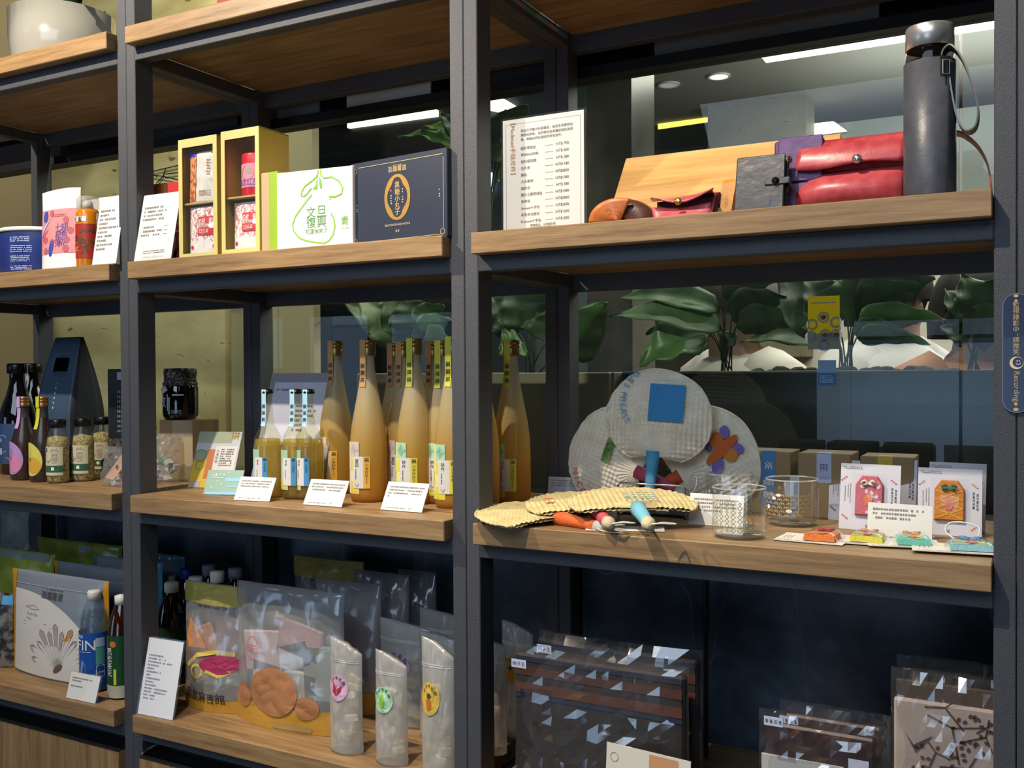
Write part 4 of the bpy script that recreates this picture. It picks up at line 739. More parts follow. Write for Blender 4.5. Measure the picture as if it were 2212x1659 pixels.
c = atZ(224, 1052, Z3); candy_bag('crinkled clear candy bag with a brown paper tag, left bay', (c.x+.01, c.y+.03, Z3), .098, .078, .05, 3, ['#c98f7a', '#d8d2c8', '#8fb8b0', '#c0614a', '#dcd8d4'])
# ================================================================== THIRD SHELF, MIDDLE BAY
a, b = atZ(338, 1036, Z3), atZ(416, 1033, Z3); xk = atZ(395, 1034, Z3); Yk = xk.y
x0 = atY(345, 1000, Yk).x; x1 = atY(417, 1000, Yk).x; h = solve_len(((x0+x1)/2, Yk, Z3), (0, 0, 1), 908); D = .075
t = thing('kraft_box', 'kraft paper box with a pale printed sleeve, under the black jar', 'box', ((x0+x1)/2, Yk, Z3)); w_ = x1-x0; Bx('carton', KRAFT, t, -w_/2, w_/2, 0, D, 0, h, .001)
deco(t, 'sleeve', flat(0), rect(-w_*.1, w_*.5, .0, h), mat('#b9a888', .7)); deco(t, 'arch_print', flat(0), poly([(w_*(.05+.2*cos(q*pi/10)), h*.55+h*.2*sin(q*pi/10)) for q in range(11)]+[(-w_*.15, 0), (w_*.25, 0)]), mat('#a28a5c', .7), .0008); deco(t, 'lettering', flat(0), bars(-w_*.09, w_*.06, h*.16, h*.1, 1, 3, w_*.03), mat('#4c3a22', .7), .0012)
jt = h; c = Vector((atY(390, 880, Yk+.035).x, Yk+.035, Z3+jt)); k = mpp(c); r = 74*k/2; H = solve_len(c, (0, 0, 1), 795)
t = round_thing('pickle_jar', 'black jar with patterned cloth cover on the kraft box', 'jar', c, [(0, 0), (r*.85, 0), (r*.97, .008), (r, H*.12), (r, H*.62), (r*.9, H*.70), (r*.84, H*.72)], mat('#0a0a0c', .06, coat=1), 'jar')
MB().lathe([(r*.97, H*.66), (r*.99, H*.70), (r*.86, H*.76), (r*.88, H*.79), (r*.94, H*.90), (r*.9, H*.99), (0, H)], 28).build('cloth_cover', speck([(.5, '#171312'), (.56, '#8f8986'), (.6, '#1c1816')], 90, .7), t, smooth=True); MB().lathe([(r*.885, H*.75), (r*.92, H*.76), (r*.92, H*.785), (r*.885, H*.79)], 28).build('ribbon', mat('#4c423e', .6), t, smooth=True)
sf = cyl(r, r); deco(t, 'diamond_tag', sf, poly([(-r*.25, H*.65), (-r*.55, H*.58), (-r*.25, H*.5), (r*.15, H*.58), (r*.02, H*.65)]), mat('#b5b3b8', .6), .004); deco(t, 'lettering', sf, merge(text('敕', r*.7, -r*.45, H*.36), line([(r*.05, H*.5), (r*.05, H*.18)], .002), bars(r*.3, r*.9, H*.2, H*.12, 3, 3)), mat('#c8d0da', .5), .0007); deco(t, 'white_line', sf, rect(r*.35, r*1.0, H*.47, H*.5, 6, 1), mat('#c9c7c4', .5), .0007)
x0 = atY(330, 930, Yk+.05).x; t = thing('snack_pack', 'black foil snack pack left of the kraft box', 'pack', (x0-.035, Yk+.03, Z3)); P = Pouch(.09, .098, .03, 8, .003); P.mesh().build('foil', mat('#101013', .25), t, smooth=True); deco(t, 'pattern', P.front, merge(*[line([(.045*(k % 4)/4-.01+.004*cos(q), .05+.014*(k//4)+.004*sin(q)) for q in (0, 1, 2.2, 3.5, 4.6)], .001) for k in range(12)]), mat('#b9b9bd', .5), .001)
c = atZ(350, 1044, Z3); candy_bag('crinkled clear candy bag beside the kraft box', (c.x-.012, c.y+.02, Z3), .075, .10, .045, 6, ['#dcd8d4', '#4f8a62', '#cfcac4', '#b9b6b2'], hang=False)
# grey sign leaning at the back
def sign_fn(t, sf):
    deco(t, 'sheet', sf, rect(-SW*.42, SW*.38, SH*.42, SH*.92), mat('#c2c4d2', .6), .0016); deco(t, 'lettering', sf, merge(bars(-SW*.38, SW*.05, SH*.87, SH*.84, 1, 3), bars(-SW*.05, SW*.25, SH*.74, SH*.5, 6, 4, .005, ends=(.8, 1, .9, .3, .7, .5))), mat('#6d6d78', .6), .0022)
a, b = atZ(522, 1014, Z3), atZ(690, 1018, Z3)
cc = Vector(((atY(536, 1010, .14).x+atY(690, 1010, .14).x)/2, .14, Z3)); SW = atY(690, 1010, .14).x-atY(536, 1010, .14).x; SH = solve_len(cc, (0, sin(.3), cos(.3)), 806)
card('large grey framed notice leaning behind the small bottles', cc, SW, 0, SH, .3, name='notice_board', paper=mat('#8d8a92', .6), fn=sign_fn, acr=False); 
MB().box(-.02, .02, SH*sin(.3)*.75, SH*sin(.3)*.75+.003, 0, SH*cos(.3)*.7).build('easel_leg', mat('#6d6a70', .6), bpy.data.objects['notice_board'])
# brochure and mint card
c, w_, rz = base_line((406, 1054), (500, 1056), Z3); h = solve_len(c, rotz((0, sin(.42), cos(.42)), rz), 933)
def broch(t, sf):
    deco(t, 'colour_blocks', sf, merge(rect(-w_*.5, -w_*.2, 0.001, h*.5), rect(-w_*.2, 0, .001, h*.14)), mat('#d9b52e', .6), .0013); deco(t, 'orange_strip', sf, rect(-w_*.2, -w_*.05, h*.16, h*.68), mat('#c9702e', .6), .0014); deco(t, 'sage_top', sf, merge(rect(-w_*.5, w_*.3, h*.8, h), rect(-w_*.5, -w_*.2, h*.5, h*.66)), mat('#a2ab8e', .6), .0013); deco(t, 'lilac_tile', sf, rect(-w_*.48, -w_*.24, h*.02, h*.12), mat('#a9a4ae', .6), .0017)
    deco(t, 'ring_print', sf, merge(line([(-w_*.36+.012*cos(q*.35), h*.57+.012*sin(q*.35)) for q in range(19)], .002), line([(-w_*.33+.009*cos(q*.35), h*.4+.009*sin(q*.35)) for q in range(19)], .0016)), mat('#7f8f6c', .6), .0018); deco(t, 'rice_mark', sf, rice(w_*.36, h*.92, h*.13), mat('#b99a2e', .6), .0017); deco(t, 'text_panel', sf, rect(-w_*.03, w_*.47, .002, h*.74), mat('#e6e0dc', .6), .0014); deco(t, 'small_print', sf, merge(bars(w_*.1, w_*.4, h*.7, h*.38, 8, 3, .004), vtext('小米妙妙', h*.055, w_*.03, h*.68)), mat('#6a6460', .6), .0019)
card('yellow and sage brochure leaning at the left shelf end', c, w_, rz, h, .42, name='brochure', cat='leaflet', fn=broch, paper=mat('#c8cbd2', .6))
def mint(t, sf):
    deco(t, 'blue_edge', sf, merge(rect(-W2*.5, W2*.5, .0005, H2*.12), rect(W2*.02, W2*.5, H2*.55, H2*.68), rect(W2*.1, W2*.5, H2*.3, H2*.36)), mat('#8fc4dd', .6), .0013); deco(t, 'lettering', sf, merge(text('山', H2*.13, -W2*.36, H2*.8), blk(3, H2*.13, -W2*.15, H2*.8, 4, False), line([(-W2*.42, H2*.68), (-W2*.02, H2*.68)], .0008), *[ellipse(W2*a, H2*b, .0012, .0012) for a, b in ((-.2, .55), (-.35, .3), (-.05, .42), (.1, .9))]), WHITE, .0016)
c, W2, rz = base_line((444, 1069), (512, 1070), Z3); H2 = solve_len(c, rotz((0, sin(.5), cos(.5)), rz), 1016); card('mint green and blue card beside the brochure', c, W2*1.15, rz, H2, .5, name='leaflet_card', cat='card', fn=mint, paper=mat('#8fb0a0', .6), acr=False)
MB().box(-.01, .01, H2*sin(.5)*.8, H2*sin(.5)*.8+.002, 0, H2*cos(.5)*.75).build('prop', PAPER, bpy.data.objects['leaflet_card'])
for i, (bl, br, pyt, nm) in enumerate([((505, 1081), (582, 1085), 1031, 'white text card before the first small clear bottle'), ((655, 1091), (738, 1097), 1037, 'white text card before the two orange-strip bottles'), ((822, 1102), (911, 1109), 1043, 'white text card before the yellow-strip bottles')]):
    def fn(t, sf, i=i): 
        pass
    t = card_px(nm, bl, br, Z3, pyt, .5, name='text_card', group='white text cards with the bottles', rows=(3+(i == 2), .88, .55-.1*(i == 2), (1, .97, .95, .05)), foot=.04, paper=mat('#eceae4', .6)); cw = (atZ(*br, Z3)-atZ(*bl, Z3)).length; leaflet(t, flat(0, .5), .045, cw)
# bottles
OSTR, YSTR = '#b98a55', '#c8c23c'
def label_wine(t, r, H, kind):
    sf = cyl(r, r); pal = {'o': ('#e8dcc0', '#cfc2b4', '#e0cc50', '#b9aab8', '#e0a93a'), 'y': ('#e6e29c', '#a8d4b0', '#dcd33e', '#5f9a8c', '#d8cc44')}[kind]
    deco(t, 'label', sf, rect(-r*1.15, r*.12, H*.055, H*.375, 14, 4), mat(pal[0], .55), .0006); deco(t, 'label_tiles', sf, merge(rect(-r*.55, r*.12, H*.28, H*.375, 6, 1)), mat(pal[1], .55), .0009); deco(t, 'label_blocks', sf, merge(rect(-r*1.1, -r*.7, H*.15, H*.22, 4, 1), rect(-r*.55, r*.1, H*.06, H*.13, 6, 1), rect(-r*.5, -r*.1, H*.2, H*.27, 4, 1)), mat(pal[2], .55), .0009); sc = r*.22
    dm = lambda k: [(-r*.2, H*.327+sc*k), (-r*.2+sc*k, H*.327), (-r*.2, H*.327-sc*k), (-r*.2-sc*k, H*.327)]
    deco(t, 'diamond_print', sf, merge(*[line(dm(k), .0011, True) for k in (.35, .8, 1.3)], line([(-r*1.05, H*.14), (-r*.7, H*.142)], .001), line([(-r*.9+.003*cos(q), H*.09+.004*sin(q)) for q in range(7)], .0012)), mat(pal[3], .55), .0013)
    deco(t, 'name_strip', sf, rect(-r*.28, r*.36, H*.09, H*.285, 8, 2), mat('#d5d2cc', .55), .0016); deco(t, 'colour_strip', sf, rect(r*.36, r*.72, H*.09, H*.285, 5, 2), mat(pal[4], .55), .0016)
    deco(t, 'lettering', sf, merge(vtext('豐田' if kind == 'o' else '耕作', r*.2, 0, H*.27), blk(5, r*.1, -r*.06, H*.21, 5), rice(r*.54, H*.265, r*.2), vtext('小米妙妙', r*.17, r*.54, H*.245), line([(r*.54, H*.16), (r*.54, H*.12)], .0008), line([(-r*.12, H*.118), (0, H*.1), (r*.12, H*.118)], .0009)), INK, .002)
MILK = [(0, '#c98a3c'), (.1, '#d69a3a'), (.35, '#d2ab55'), (.6, '#cbb98a'), (.78, '#c4bda4'), (1, '#cfcabc')]
def wine(label, c, H, r, kind, lab=True):
    pf = [(0, 0), (r*.86, 0), (r*.96, .006), (r, H*.05), (r, H*.30), (r*.97, H*.40), (r*.86, H*.50), (r*.66, H*.62), (r*.48, H*.73), (r*.38, H*.82), (r*.345, H*.89), (r*.39, H*.895), (r*.38, H*.91)]
    t = round_thing('rice_wine_bottle', label, 'bottle', c, pf, milky([(a, b) for a, b in MILK], round(H, 3), .38, .45), 'frosted_glass', 'tall frosted rice wine bottles', 32)
    MB().lathe([(0, H), (r*.42, H), (r*.44, H*.995), (r*.44, H*.975), (r*.415, H*.972), (r*.44, H*.968), (r*.44, H*.955), (r*.42, H*.952), (r*.44, H*.948), (r*.44, H*.905)], 26).build('cap', mat('#96733f', .32, .75), t, smooth=True)
    R = rprof(pf); rr = lambda q: max(R(min(q, H*.9)), r*.44)
    st = lambda s, q, n: (s, -rr(q)-n, q); col = mat(OSTR if kind == 'o' else YSTR, .55)
    deco(t, 'seal_strip', st, rect(-r*.19, r*.19, H*.71, H*1.0, 2, 24), col, .0009); MB().box(-r*.19, r*.19, -r*.45, r*.1, H*1.0, H*1.0025).build('strip_top', col, t)
    deco(t, 'seal_marks', st, merge(*[rice(0, H*z, r*.24) for z in (.84, .797, .753)]), INK, .0014)
    if lab: label_wine(t, r, H, kind)
    return t
W1 = [(727, 737, 1069, 76, 'o', 'frosted bottle with tan strip, nearest the small clear bottles'), (797, 735, 1087, 81, 'o', 'frosted bottle with tan strip, second in the front row'), (897, 732, 1092, 82, 'y', 'frosted bottle with yellow strip behind the right text card'), (980, 728, 1101, 84, 'y', 'frosted bottle with yellow strip, half hidden by the middle post')]
for px, a, b, ww, kd, nm in W1: wine(nm, *stand_px(px, a, b, ww, Z3), kd)
B2 = [(853, 741, .25, 'o', 'shaded frosted bottle with tan strip, leftmost of the back row'), (872, 738, .20, 'o', 'shaded frosted bottle with tan strip, second of the back row'), (936, 740, .235, 'o', 'shaded frosted bottle with tan strip between the yellow-strip bottles'), (956, 736, .175, 'y', 'shaded frosted bottle with yellow strip beside the middle post'), (1105, 735, .21, 'y', 'frosted bottle with yellow strip seen right of the middle post'), (1036, 736, .13, 'y', 'frosted bottle mostly hidden behind the middle post')]
c0, H0, r0 = stand_px(*W1[1][:4], Z3)
for px, pyt, Y, kd, nm in B2: wine(nm, Vector((atY(px, 900, Y).x, Y, Z3)), H0*.99, r0, kd)
def clear_wine(label, px, pyt, pyb, ww, c=None, lab=True):
    c, H, r = c or stand_px(px, pyt, pyb, ww, Z3); pf = [(0, 0), (r*.9, 0), (r, .004), (r, H*.47), (r*.9, H*.56), (r*.6, H*.635), (r*.44, H*.67), (r*.37, H*.76), (r*.32, H*.94), (r*.36, H*.945), (r*.36, H*.96)]
    t = round_thing('clear_wine_bottle', label, 'bottle', c, pf, clear('#f4f4e6', .03, .02), 'glass', 'small clear wine bottles', 30); MB().lathe([(0, .003), (r*.9, .003), (r*.96, .007), (r*.96, H*.47), (r*.86, H*.54), (0, H*.545)], 26).build('wine', clear('#f0dd92', .30, .03, body='#e6cd5c'), t, smooth=True)
    MB().lathe([(r*.36, H*.955), (r*.42, H*.96), (r*.42, H*.97), (r*.36, H*.995), (0, H)], 22).build('crown_cap', mat('#101012', .3, .4), t, smooth=True); R = rprof(pf); st = lambda s, q, n: (s, -max(R(min(q, H*.94)), r*.36)-n, q)
    deco(t, 'seal_strip', st, rect(-r*.2, r*.2, H*.66, H*.995, 2, 16), mat('#a9d4e4', .5), .001); deco(t, 'seal_marks', st, merge(*[rice(0, H*z, r*.26) for z in (.84, .78, .72)]), INK, .0015); sf = cyl(r, r)
    deco(t, 'label', sf, rect(-r*1.15, r*.12, H*.09, H*.45, 12, 2), mat('#b8d0d4', .55), .0006); deco(t, 'label_wash', sf, merge(rect(-r*1.1, r*.1, H*.1, H*.18, 8, 1)), mat('#c8cf6c', .55), .0009); deco(t, 'label_tiles', sf, rect(-r*.5, r*.1, H*.34, H*.45, 4, 1), mat('#9fc8a8', .55), .0009); deco(t, 'name_strip', sf, rect(-r*.3, r*.34, H*.13, H*.38, 6, 1), mat('#dcdad6', .55), .0014); deco(t, 'blue_strip', sf, rect(r*.34, r*.7, H*.13, H*.38, 4, 1), mat('#4f93c4', .55), .0014)
    deco(t, 'lettering', sf, merge(blk(2, r*.18, 0, H*.36, 6), blk(5, r*.1, -r*.05, H*.27, 7), rice(r*.52, H*.36, r*.2), vtext('小米妙妙', r*.15, r*.52, H*.335)), INK, .0018)
clear_wine('small clear wine bottle with blue strip, nearest the brochure', 580, 840, 1078, 62); clear_wine('small clear wine bottle with blue strip, right one in front', 641, 840, 1080, 64)
c0, H0, r0 = stand_px(641, 840, 1080, 64, Z3); clear_wine('small clear wine bottle standing behind the front pair', 0, 0, 0, 0, (Vector((atY(668, 1000, .115).x, .115, Z3)), H0, r0))
# ================================================================== THIRD SHELF, RIGHT BAY
STRAW = speck([(.3, '#d6ceb8'), (.7, '#eae3d2')], 40, .75); STRAWY = speck([(.3, '#c0ad78'), (.7, '#d8c894')], 40, .75)
def fan(label, R, handle, straw, deep=1.0, tuft='#c9c4b8', group='woven palm fans', nu=150, nv=76, cup=.0, spread=100, wide=1.12, amp=.0027):
    t = thing('woven_fan', label, 'fan', (0, 0, 0), 0, group)
    def rad_(ph): return R*max(cos(ph/2), 0)**3.0
    def f(u, v, back=0):
        ph = (u-.5)*2*rad(spread); rr = rad_(ph)*(.04+.96*v)*(1+.006*sin(u*nu*pi)); x, z = rr*sin(ph)*wide, rr*cos(ph)
        a, b = (x+z)*130, (x-z)*130
        wv = amp*sin(a*pi)*sin(b*pi) if v > .3 else .0016*sin(u*150)*(v*3)
        return (x, -.0035*(1-back)-wv*(1-2*back)+.10*R*(abs(sin(ph))*v)**2*deep+cup*v*v, z)
    mb = MB(); mb.grid(lambda u, v: f(u, v), nu, nv); mb.grid(lambda u, v: f(u, v, 1), nu, nv, True); mb.build('blade', straw, t, smooth=True)
    rim = [Vector(f(k/70, 1))+Vector((0, .001, 0)) for k in range(71)]; MB().tube(rim, .0022, 5).build('rim', straw, t, smooth=True)
    MB().tube([(0, -.001, R*.05), (0, -.001, -R*.12), (0, -.001, -R*.42), (0, -.001, -R*.50)], [.012, .010, .0085, .0085], 12).build('handle_wrap', mat(handle, .7, bump=.3, bscale=200), t, smooth=True)
    MB().tube([(0, -.001, -R*.49), (0, -.001, -R*.58), (.001, -.001, -R*.66)], [.0082, .010, .005], 10).build('handle_end', mat(tuft, .8, bump=.5, bscale=120), t, smooth=True)
    MB().tube(curve([(0, -.002, -R*.64), (.012, -.006, -R*.72), (.03, -.004, -R*.70), (.034, -.002, -R*.62), (.018, -.004, -R*.62), (.004, -.003, -R*.68)], 5), .0012, 5).build('cord_loop', mat('#d8d2c2', .8), t, smooth=True)
    sf = lambda s, q, n: (s, -.0062+.10*R*((s/R)*.9)**2*deep-n, q)
    return t, sf
def arc_text(st, R, a0, a1, h, cy=0):
    ps = []
    for i, ch in enumerate(st):
        if ch == ' ': continue
        a = a0+(a1-a0)*i/(len(st)-1); ps.append(text(ch, h, R*cos(a), cy+R*sin(a), a+pi/2))
    return merge(*ps)
def place_fan(t, px, py, Y, ang, lean=.12):
    p = atY(px, py, Y); t.location = p; t.rotation_euler = (-lean, ang, 0)
RF = .138
t, sf = fan('standing palm fan with pink wrapped handle and green patch, left of three', RF, '#b8506a', STRAW); place_fan(t, 1384, 1022, .262, -rad(70))
deco(t, 'woven_patch', sf, rect(-.052+.045, -.01+.045, RF*.42, RF*.53, 4, 2), speck([(.4, '#4a6a34'), (.55, '#7a9a58'), (.68, '#c88aa0')], 60, .8), .002); deco(t, 'lettering', sf, arc_text('NICE MARKET', RF*.62, rad(120), rad(200), .0105, RF*.28), mat('#b85a68', .7), .002)
t, sf = fan('standing palm fan with orange handle and orange-violet flower, right of three', RF, '#c4532a', STRAW); place_fan(t, 1462, 1032, .27, rad(58))
for nm, col, dx, dz, ea, eb, th in (('violet_petal', '#6f62b0', 0, 36, 10, 14, 0), ('violet_petal', '#6f62b0', 26, 0, 13, 11, 0), ('violet_petal', '#6f62b0', -12, -38, 12, 18, -15), ('violet_petal', '#584c96', -33, 5, 8, 14, 30), ('orange_petal', '#bd6420', -15, 18, 14, 17, 0), ('orange_petal', '#c07a26', 13, -13, 15, 14, 0), ('orange_petal', '#b85a1e', -4, -3, 44, 12, 45)):
    x_, z_ = (96+dx)*.00080, (69+dz)*.00072; a_ = rad(58); k_ = .00076; deco(t, nm, sf, ellipse(x_*cos(a_)-z_*sin(a_), x_*sin(a_)+z_*cos(a_), ea*k_, eb*k_, rad(th)+a_), mat(col, .75), .0034 if nm[0] == 'v' else (.0039 if ea < 40 else .0044))
t, sf = fan('standing palm fan with light blue handle and blue square patch, middle of three', RF*1.0, '#4f9fc8', STRAW, 1.2); place_fan(t, 1411, 984, .235, rad(3))
deco(t, 'blue_patch', sf, rect(-.012, .046, RF*.40, RF*.83, 6, 6), mat('#2f83c0', .75), .0026); deco(t, 'lettering', sf, arc_text('KUES MILAST', RF*.42, rad(130), rad(215), .010, RF*.62), mat('#3f8fc4', .7), .0026)
# wire stand
a = atZ(1335, 1085, Z3); t = thing('wire_stand', 'thin steel wire rest holding the standing fans', 'stand', (atY(1405, 1080, .165).x, .165, Z3)); xa, xb = atY(1335, 1065, .165).x-t.location.x, atY(1479, 1065, .165).x-t.location.x; hh = solve_len((t.location.x, .165, 0), (0, 0, 1), 1046)
ST = mat('#8f9092', .25, .9); MB().tube([(xa, .09, .002), (xa, .0, .002), (xa, 0, .006), (xa, 0, hh-.004), (xa+.004, 0, hh), (xb-.004, 0, hh), (xb, 0, hh-.004), (xb, 0, .006), (xb, 0, .002), (xb, .09, .002)], .0016, 7).build('wire', ST, t, smooth=True); Bx('base_plate', mat('#15161a', .4), t, xa-.004, xb+.004, .02, .12, 0, .003)
# lying fans
for i, (px, py, z, rz, col, tip, nm) in enumerate([(1212, 1122, .006, rad(72), '#d1622a', '#b9b5ac', 'palm fan lying flat with an orange handle at the shelf edge'), (1288, 1106, .018, rad(36), '#c8505c', '#cdb99a', 'palm fan lying flat with a pink handle, middle of the pile'), (1380, 1103, .028, rad(30), '#7cc0d4', '#d2c49c', 'palm fan lying flat with a pale blue handle, top of the pile')]):
    t, sf = fan(nm, RF*.98, col, STRAWY, .6, tip, 'palm fans lying in a pile', spread=74, wide=1.2, amp=.0014); p = atZ(px, py, z+.002); t.location = p; t.rotation_euler = Matrix.Rotation(rz, 3, 'Z').to_4x4().to_3x3().to_euler() if False else (Matrix.Rotation(rz, 3, 'Z') @ Matrix.Rotation(-pi/2+.05+.02*i, 3, 'X')).to_euler()
    if i == 2: deco(t, 'blue_patch', sf, merge(*[line([(-.01+.05*(k % 5)/5+.004*sin(q*1.3+k), .03+.012*(k//5)+.003*q*.5) for q in range(5)], .0022) for k in range(20)]), mat('#3f88a0', .8), .004)
    if i == 1: deco(t, 'orange_mark', sf, ellipse(-.06, .06, .008, .005), mat('#c8602e', .8), .004)
c = atZ(1350, 1146, Z3); t = thing('paper_tag', 'white paper tag with cord under the palm fan handles', 'tag', (c.x, c.y, Z3+.001), .35); Bx('paper', PAPER, t, -.055, .055, -.012, .03, .0, .0008, 0); MB().tube(curve([(-.04, -.01, .004), (-.03, -.03, .003), (-.01, -.036, .002), (.005, -.028, .003), (-.01, -.02, .005), (-.03, -.012, .004)], 5), .001, 5).build('cord', mat('#ddd4bc', .8), t)
# dark-topped small card, white card
card_px('small lilac text card left of the standing fans', (1183, 1072), (1272, 1076), Z3, 1031, .18, name='text_card', rows=(3, .88, .5), foot=.03, paper=mat('#c6c8d8', .6))
card_px('white text card behind the front glass cup', (1487, 1133), (1604, 1142), Z3, 1068, .22, name='text_card', rows=(4, .88, .42, (1, .9, .95, .6)), foot=.035, paper=mat('#efede6', .6))
# glass cups
CUP = clear('#ffffff', .012, .02, fres=1.7)
def cup(label, c, H, r, deco_fn=None):
    e = .0018; t = thing('glass_cup', label, 'glass', c, 0, 'straight glass cups'); MB().lathe([(0, 0), (r*.93, 0), (r*.99, .003), (r, .008), (r, H-.001), (r-e*.5, H), (r-e, H-.001), (r-e, .008), (r*.9, .006), (0, .006)], 44).build('glass', CUP, t, smooth=True)
    MB().tube([(r*cos(2*pi*k/40)*.985, r*sin(2*pi*k/40)*.985, H) for k in range(41)], .0011, 6, False).build('rim', clear('#ffffff', .35, .08, fres=2.4), t, smooth=True); MB().lathe([(0, .0055), (r*.9, .0062), (r*.92, .004), (0, .003)], 30).build('thick_base', clear('#eef0ee', .12, .03, fres=1.9), t, smooth=True)
    if deco_fn: deco_fn(t, cyl(r, r), r, H)
    return t
def diamonds(t, sf, r, H):
    ps = []; rnd = random.Random(2)
    for j in range(7):
        for i in range(9):
            x, y, s = r*(-1.15+.24*i), H*(.2+.088*j), r*.085*rnd.choice((.6, 1, 1)); ps.append(line([(x, y+s), (x+s, y), (x, y-s), (x-s, y)], r*.035, True))
    deco(t, 'pattern', sf, merge(*ps), mat('#a59a62', .4, .3), .0005)
def wheat(t, sf, r, H):
    ps = []; wh = []
    for j in range(6):
        for i in range(8):
            x, y = r*(-1.05+.26*i+.1*(j % 2)), H*(.24+.085*j); ps += [line([(x-r*.09, y), (x-r*.03, y+r*.07), (x+r*.02, y)], r*.04), line([(x, y+r*.07), (x+r*.08, y+r*.05), (x+r*.09, y-r*.02)], r*.04)]
    deco(t, 'pattern', sf, merge(*ps), mat('#c2ab72', .4, .3), .0005)
    deco(t, 'white_motifs', sf, merge(ellipse(-r*.5, H*.62, r*.09, r*.06), ellipse(-r*.3, H*.69, r*.1, r*.06), ellipse(-r*.8, H*.42, r*.09, r*.08), ellipse(r*.1, H*.36, r*.12, r*.06)), WHITE, .0008)
cA = stand_px(1597, 1052, 1169, 118, Z3); cup('glass cup with gold diamond print, nearest the shelf edge', cA[0], cA[1], cA[2], diamonds)
cB = stand_px(1711, 1034, 1141, 114, Z3); cup('glass cup with gold wheat print and white spots', *cB, wheat)
cC = stand_px(1575, 1022, 1118, 104, Z3); cup('glass cup with pale blue print behind the diamond cup', *cC, lambda t, sf, r, H: deco(t, 'pattern', sf, merge(*[line([(r*(-1+.3*i), H*(.5+.07*(i % 3))), (r*(-.9+.3*i), H*(.58+.05*(i % 2)))], r*.07) for i in range(8)]), mat('#9fc0d0', .5), .0005))
cD = stand_px(1699, 1015, 1098, 104, Z3); cup('plain glass cup behind the wheat print cup', *cD)
# kraft boxes at the back
def kbox(label, x0, x1, pyt, Y, d, lx0, lx1, lz, lcol, rz=0):
    xc, w_, h = front_px(x0, x1, pyt, Y, Z3); t = thing('kraft_carton', label, 'box', (xc, Y, Z3), rz, 'kraft cartons at the back'); Bx('carton', mat('#8f7a58', .8), t, -w_/2, w_/2, 0, d, 0, h, .0012)
    a, b = atY(lx0, 1000, Y).x-xc, atY(lx1, 1000, Y).x-xc; deco(t, 'label', flat(0), rect(a, b, h*lz, h), mat(lcol, .6)); deco(t, 'label_fold', topface(h), rect(a, b, 0, d*.3), mat(lcol, .6)); m_ = (a+b)/2; q = (b-a)
    deco(t, 'lettering', flat(0), merge(rice(m_, h*.78, q*.5), bars(a+q*.15, b-q*.15, h*.6, h*(lz+.1), 2, 4, q*.12)), mat('#c8d0dc' if lcol == '#3f78a8' else '#7f8fae', .6), .0009)
kbox('kraft carton with a blue label behind the right fan', 1612, 1708, 975, .285, .07, 1645, 1676, .12, '#3f78a8'); kbox('kraft carton with a pale label, middle of three', 1724, 1838, 980, .275, .075, 1764, 1796, .55, '#a9b4d4'); kbox('kraft carton with a yellow label behind the charm cards', 1858, 1974, 987, .27, .07, 1896, 1928, .8, '#c2a63a')
# charm cards
def amulet(t, f, w, h, col, col2, bow, pat, y0, depth=.006):
    """little cloth charm in a clear sleeve, lying on surface f"""
    out = [(-w*.5, 0), (w*.5, 0), (w*.5, h*.78), (w*.28, h), (-w*.28, h), (-w*.5, h*.78)]; n = len(out)
    v = [f(a, y0+b, .001) for a, b in out]+[f(a*.94, y0+h*.03+b*.94, depth) for a, b in out]
    MB().add(v, [tuple(range(n)), tuple(range(n, 2*n))]+[(i, (i+1) % n, (i+1) % n+n, i+n) for i in range(n)]).build('charm', mat(col, .8, bump=.4, bscale=220), t, smooth=False)
    g = lambda s, q, k: f(s, y0+q, depth+k); rnd = random.Random(int(w*1e5))
    deco(t, 'pattern', g, merge(*[ellipse(w*rnd.uniform(-.38, .38), h*rnd.uniform(.08, .75), w*.09, w*.06, rnd.random()*3, 8, 1) for _ in range(9)]) if pat == 0 else merge(*[line([(-w*.45, h*q), (w*.45, h*(q+.25))], w*.04) for q in (.05, .3, .5)], *[line([(-w*.45, h*(q+.25)), (w*.45, h*q)], w*.04) for q in (.05, .3, .5)]), mat(col2, .8), .0006)
    deco(t, 'seal', g, ellipse(0, h*.4, w*.14, w*.2), mat('#c8705a' if pat else '#d8783a', .8), .0012)
    bw = MB()
    for sx in (-1, 1): bw.tube([g(0, h*.8, .001), g(sx*w*.14, h*.88, .003), g(sx*w*.24, h*.84, .003), g(sx*w*.2, h*.75, .003), g(sx*w*.02, h*.8, .002)], w*.045, 6)
    bw.build('bow', mat(bow, .7), t, smooth=True)
    ws, hs = w*.62, h*1.12
    MB().grid(lambda u, q: f((u*2-1)*ws, y0-h*.06+q*hs, .001+(depth+.0025)*min(1, 5*min(u, 1-u, q, 1-q))), 10, 10).build('clear_sleeve', clear('#fdfdff', .03, .03, .3, 40), t, smooth=True)
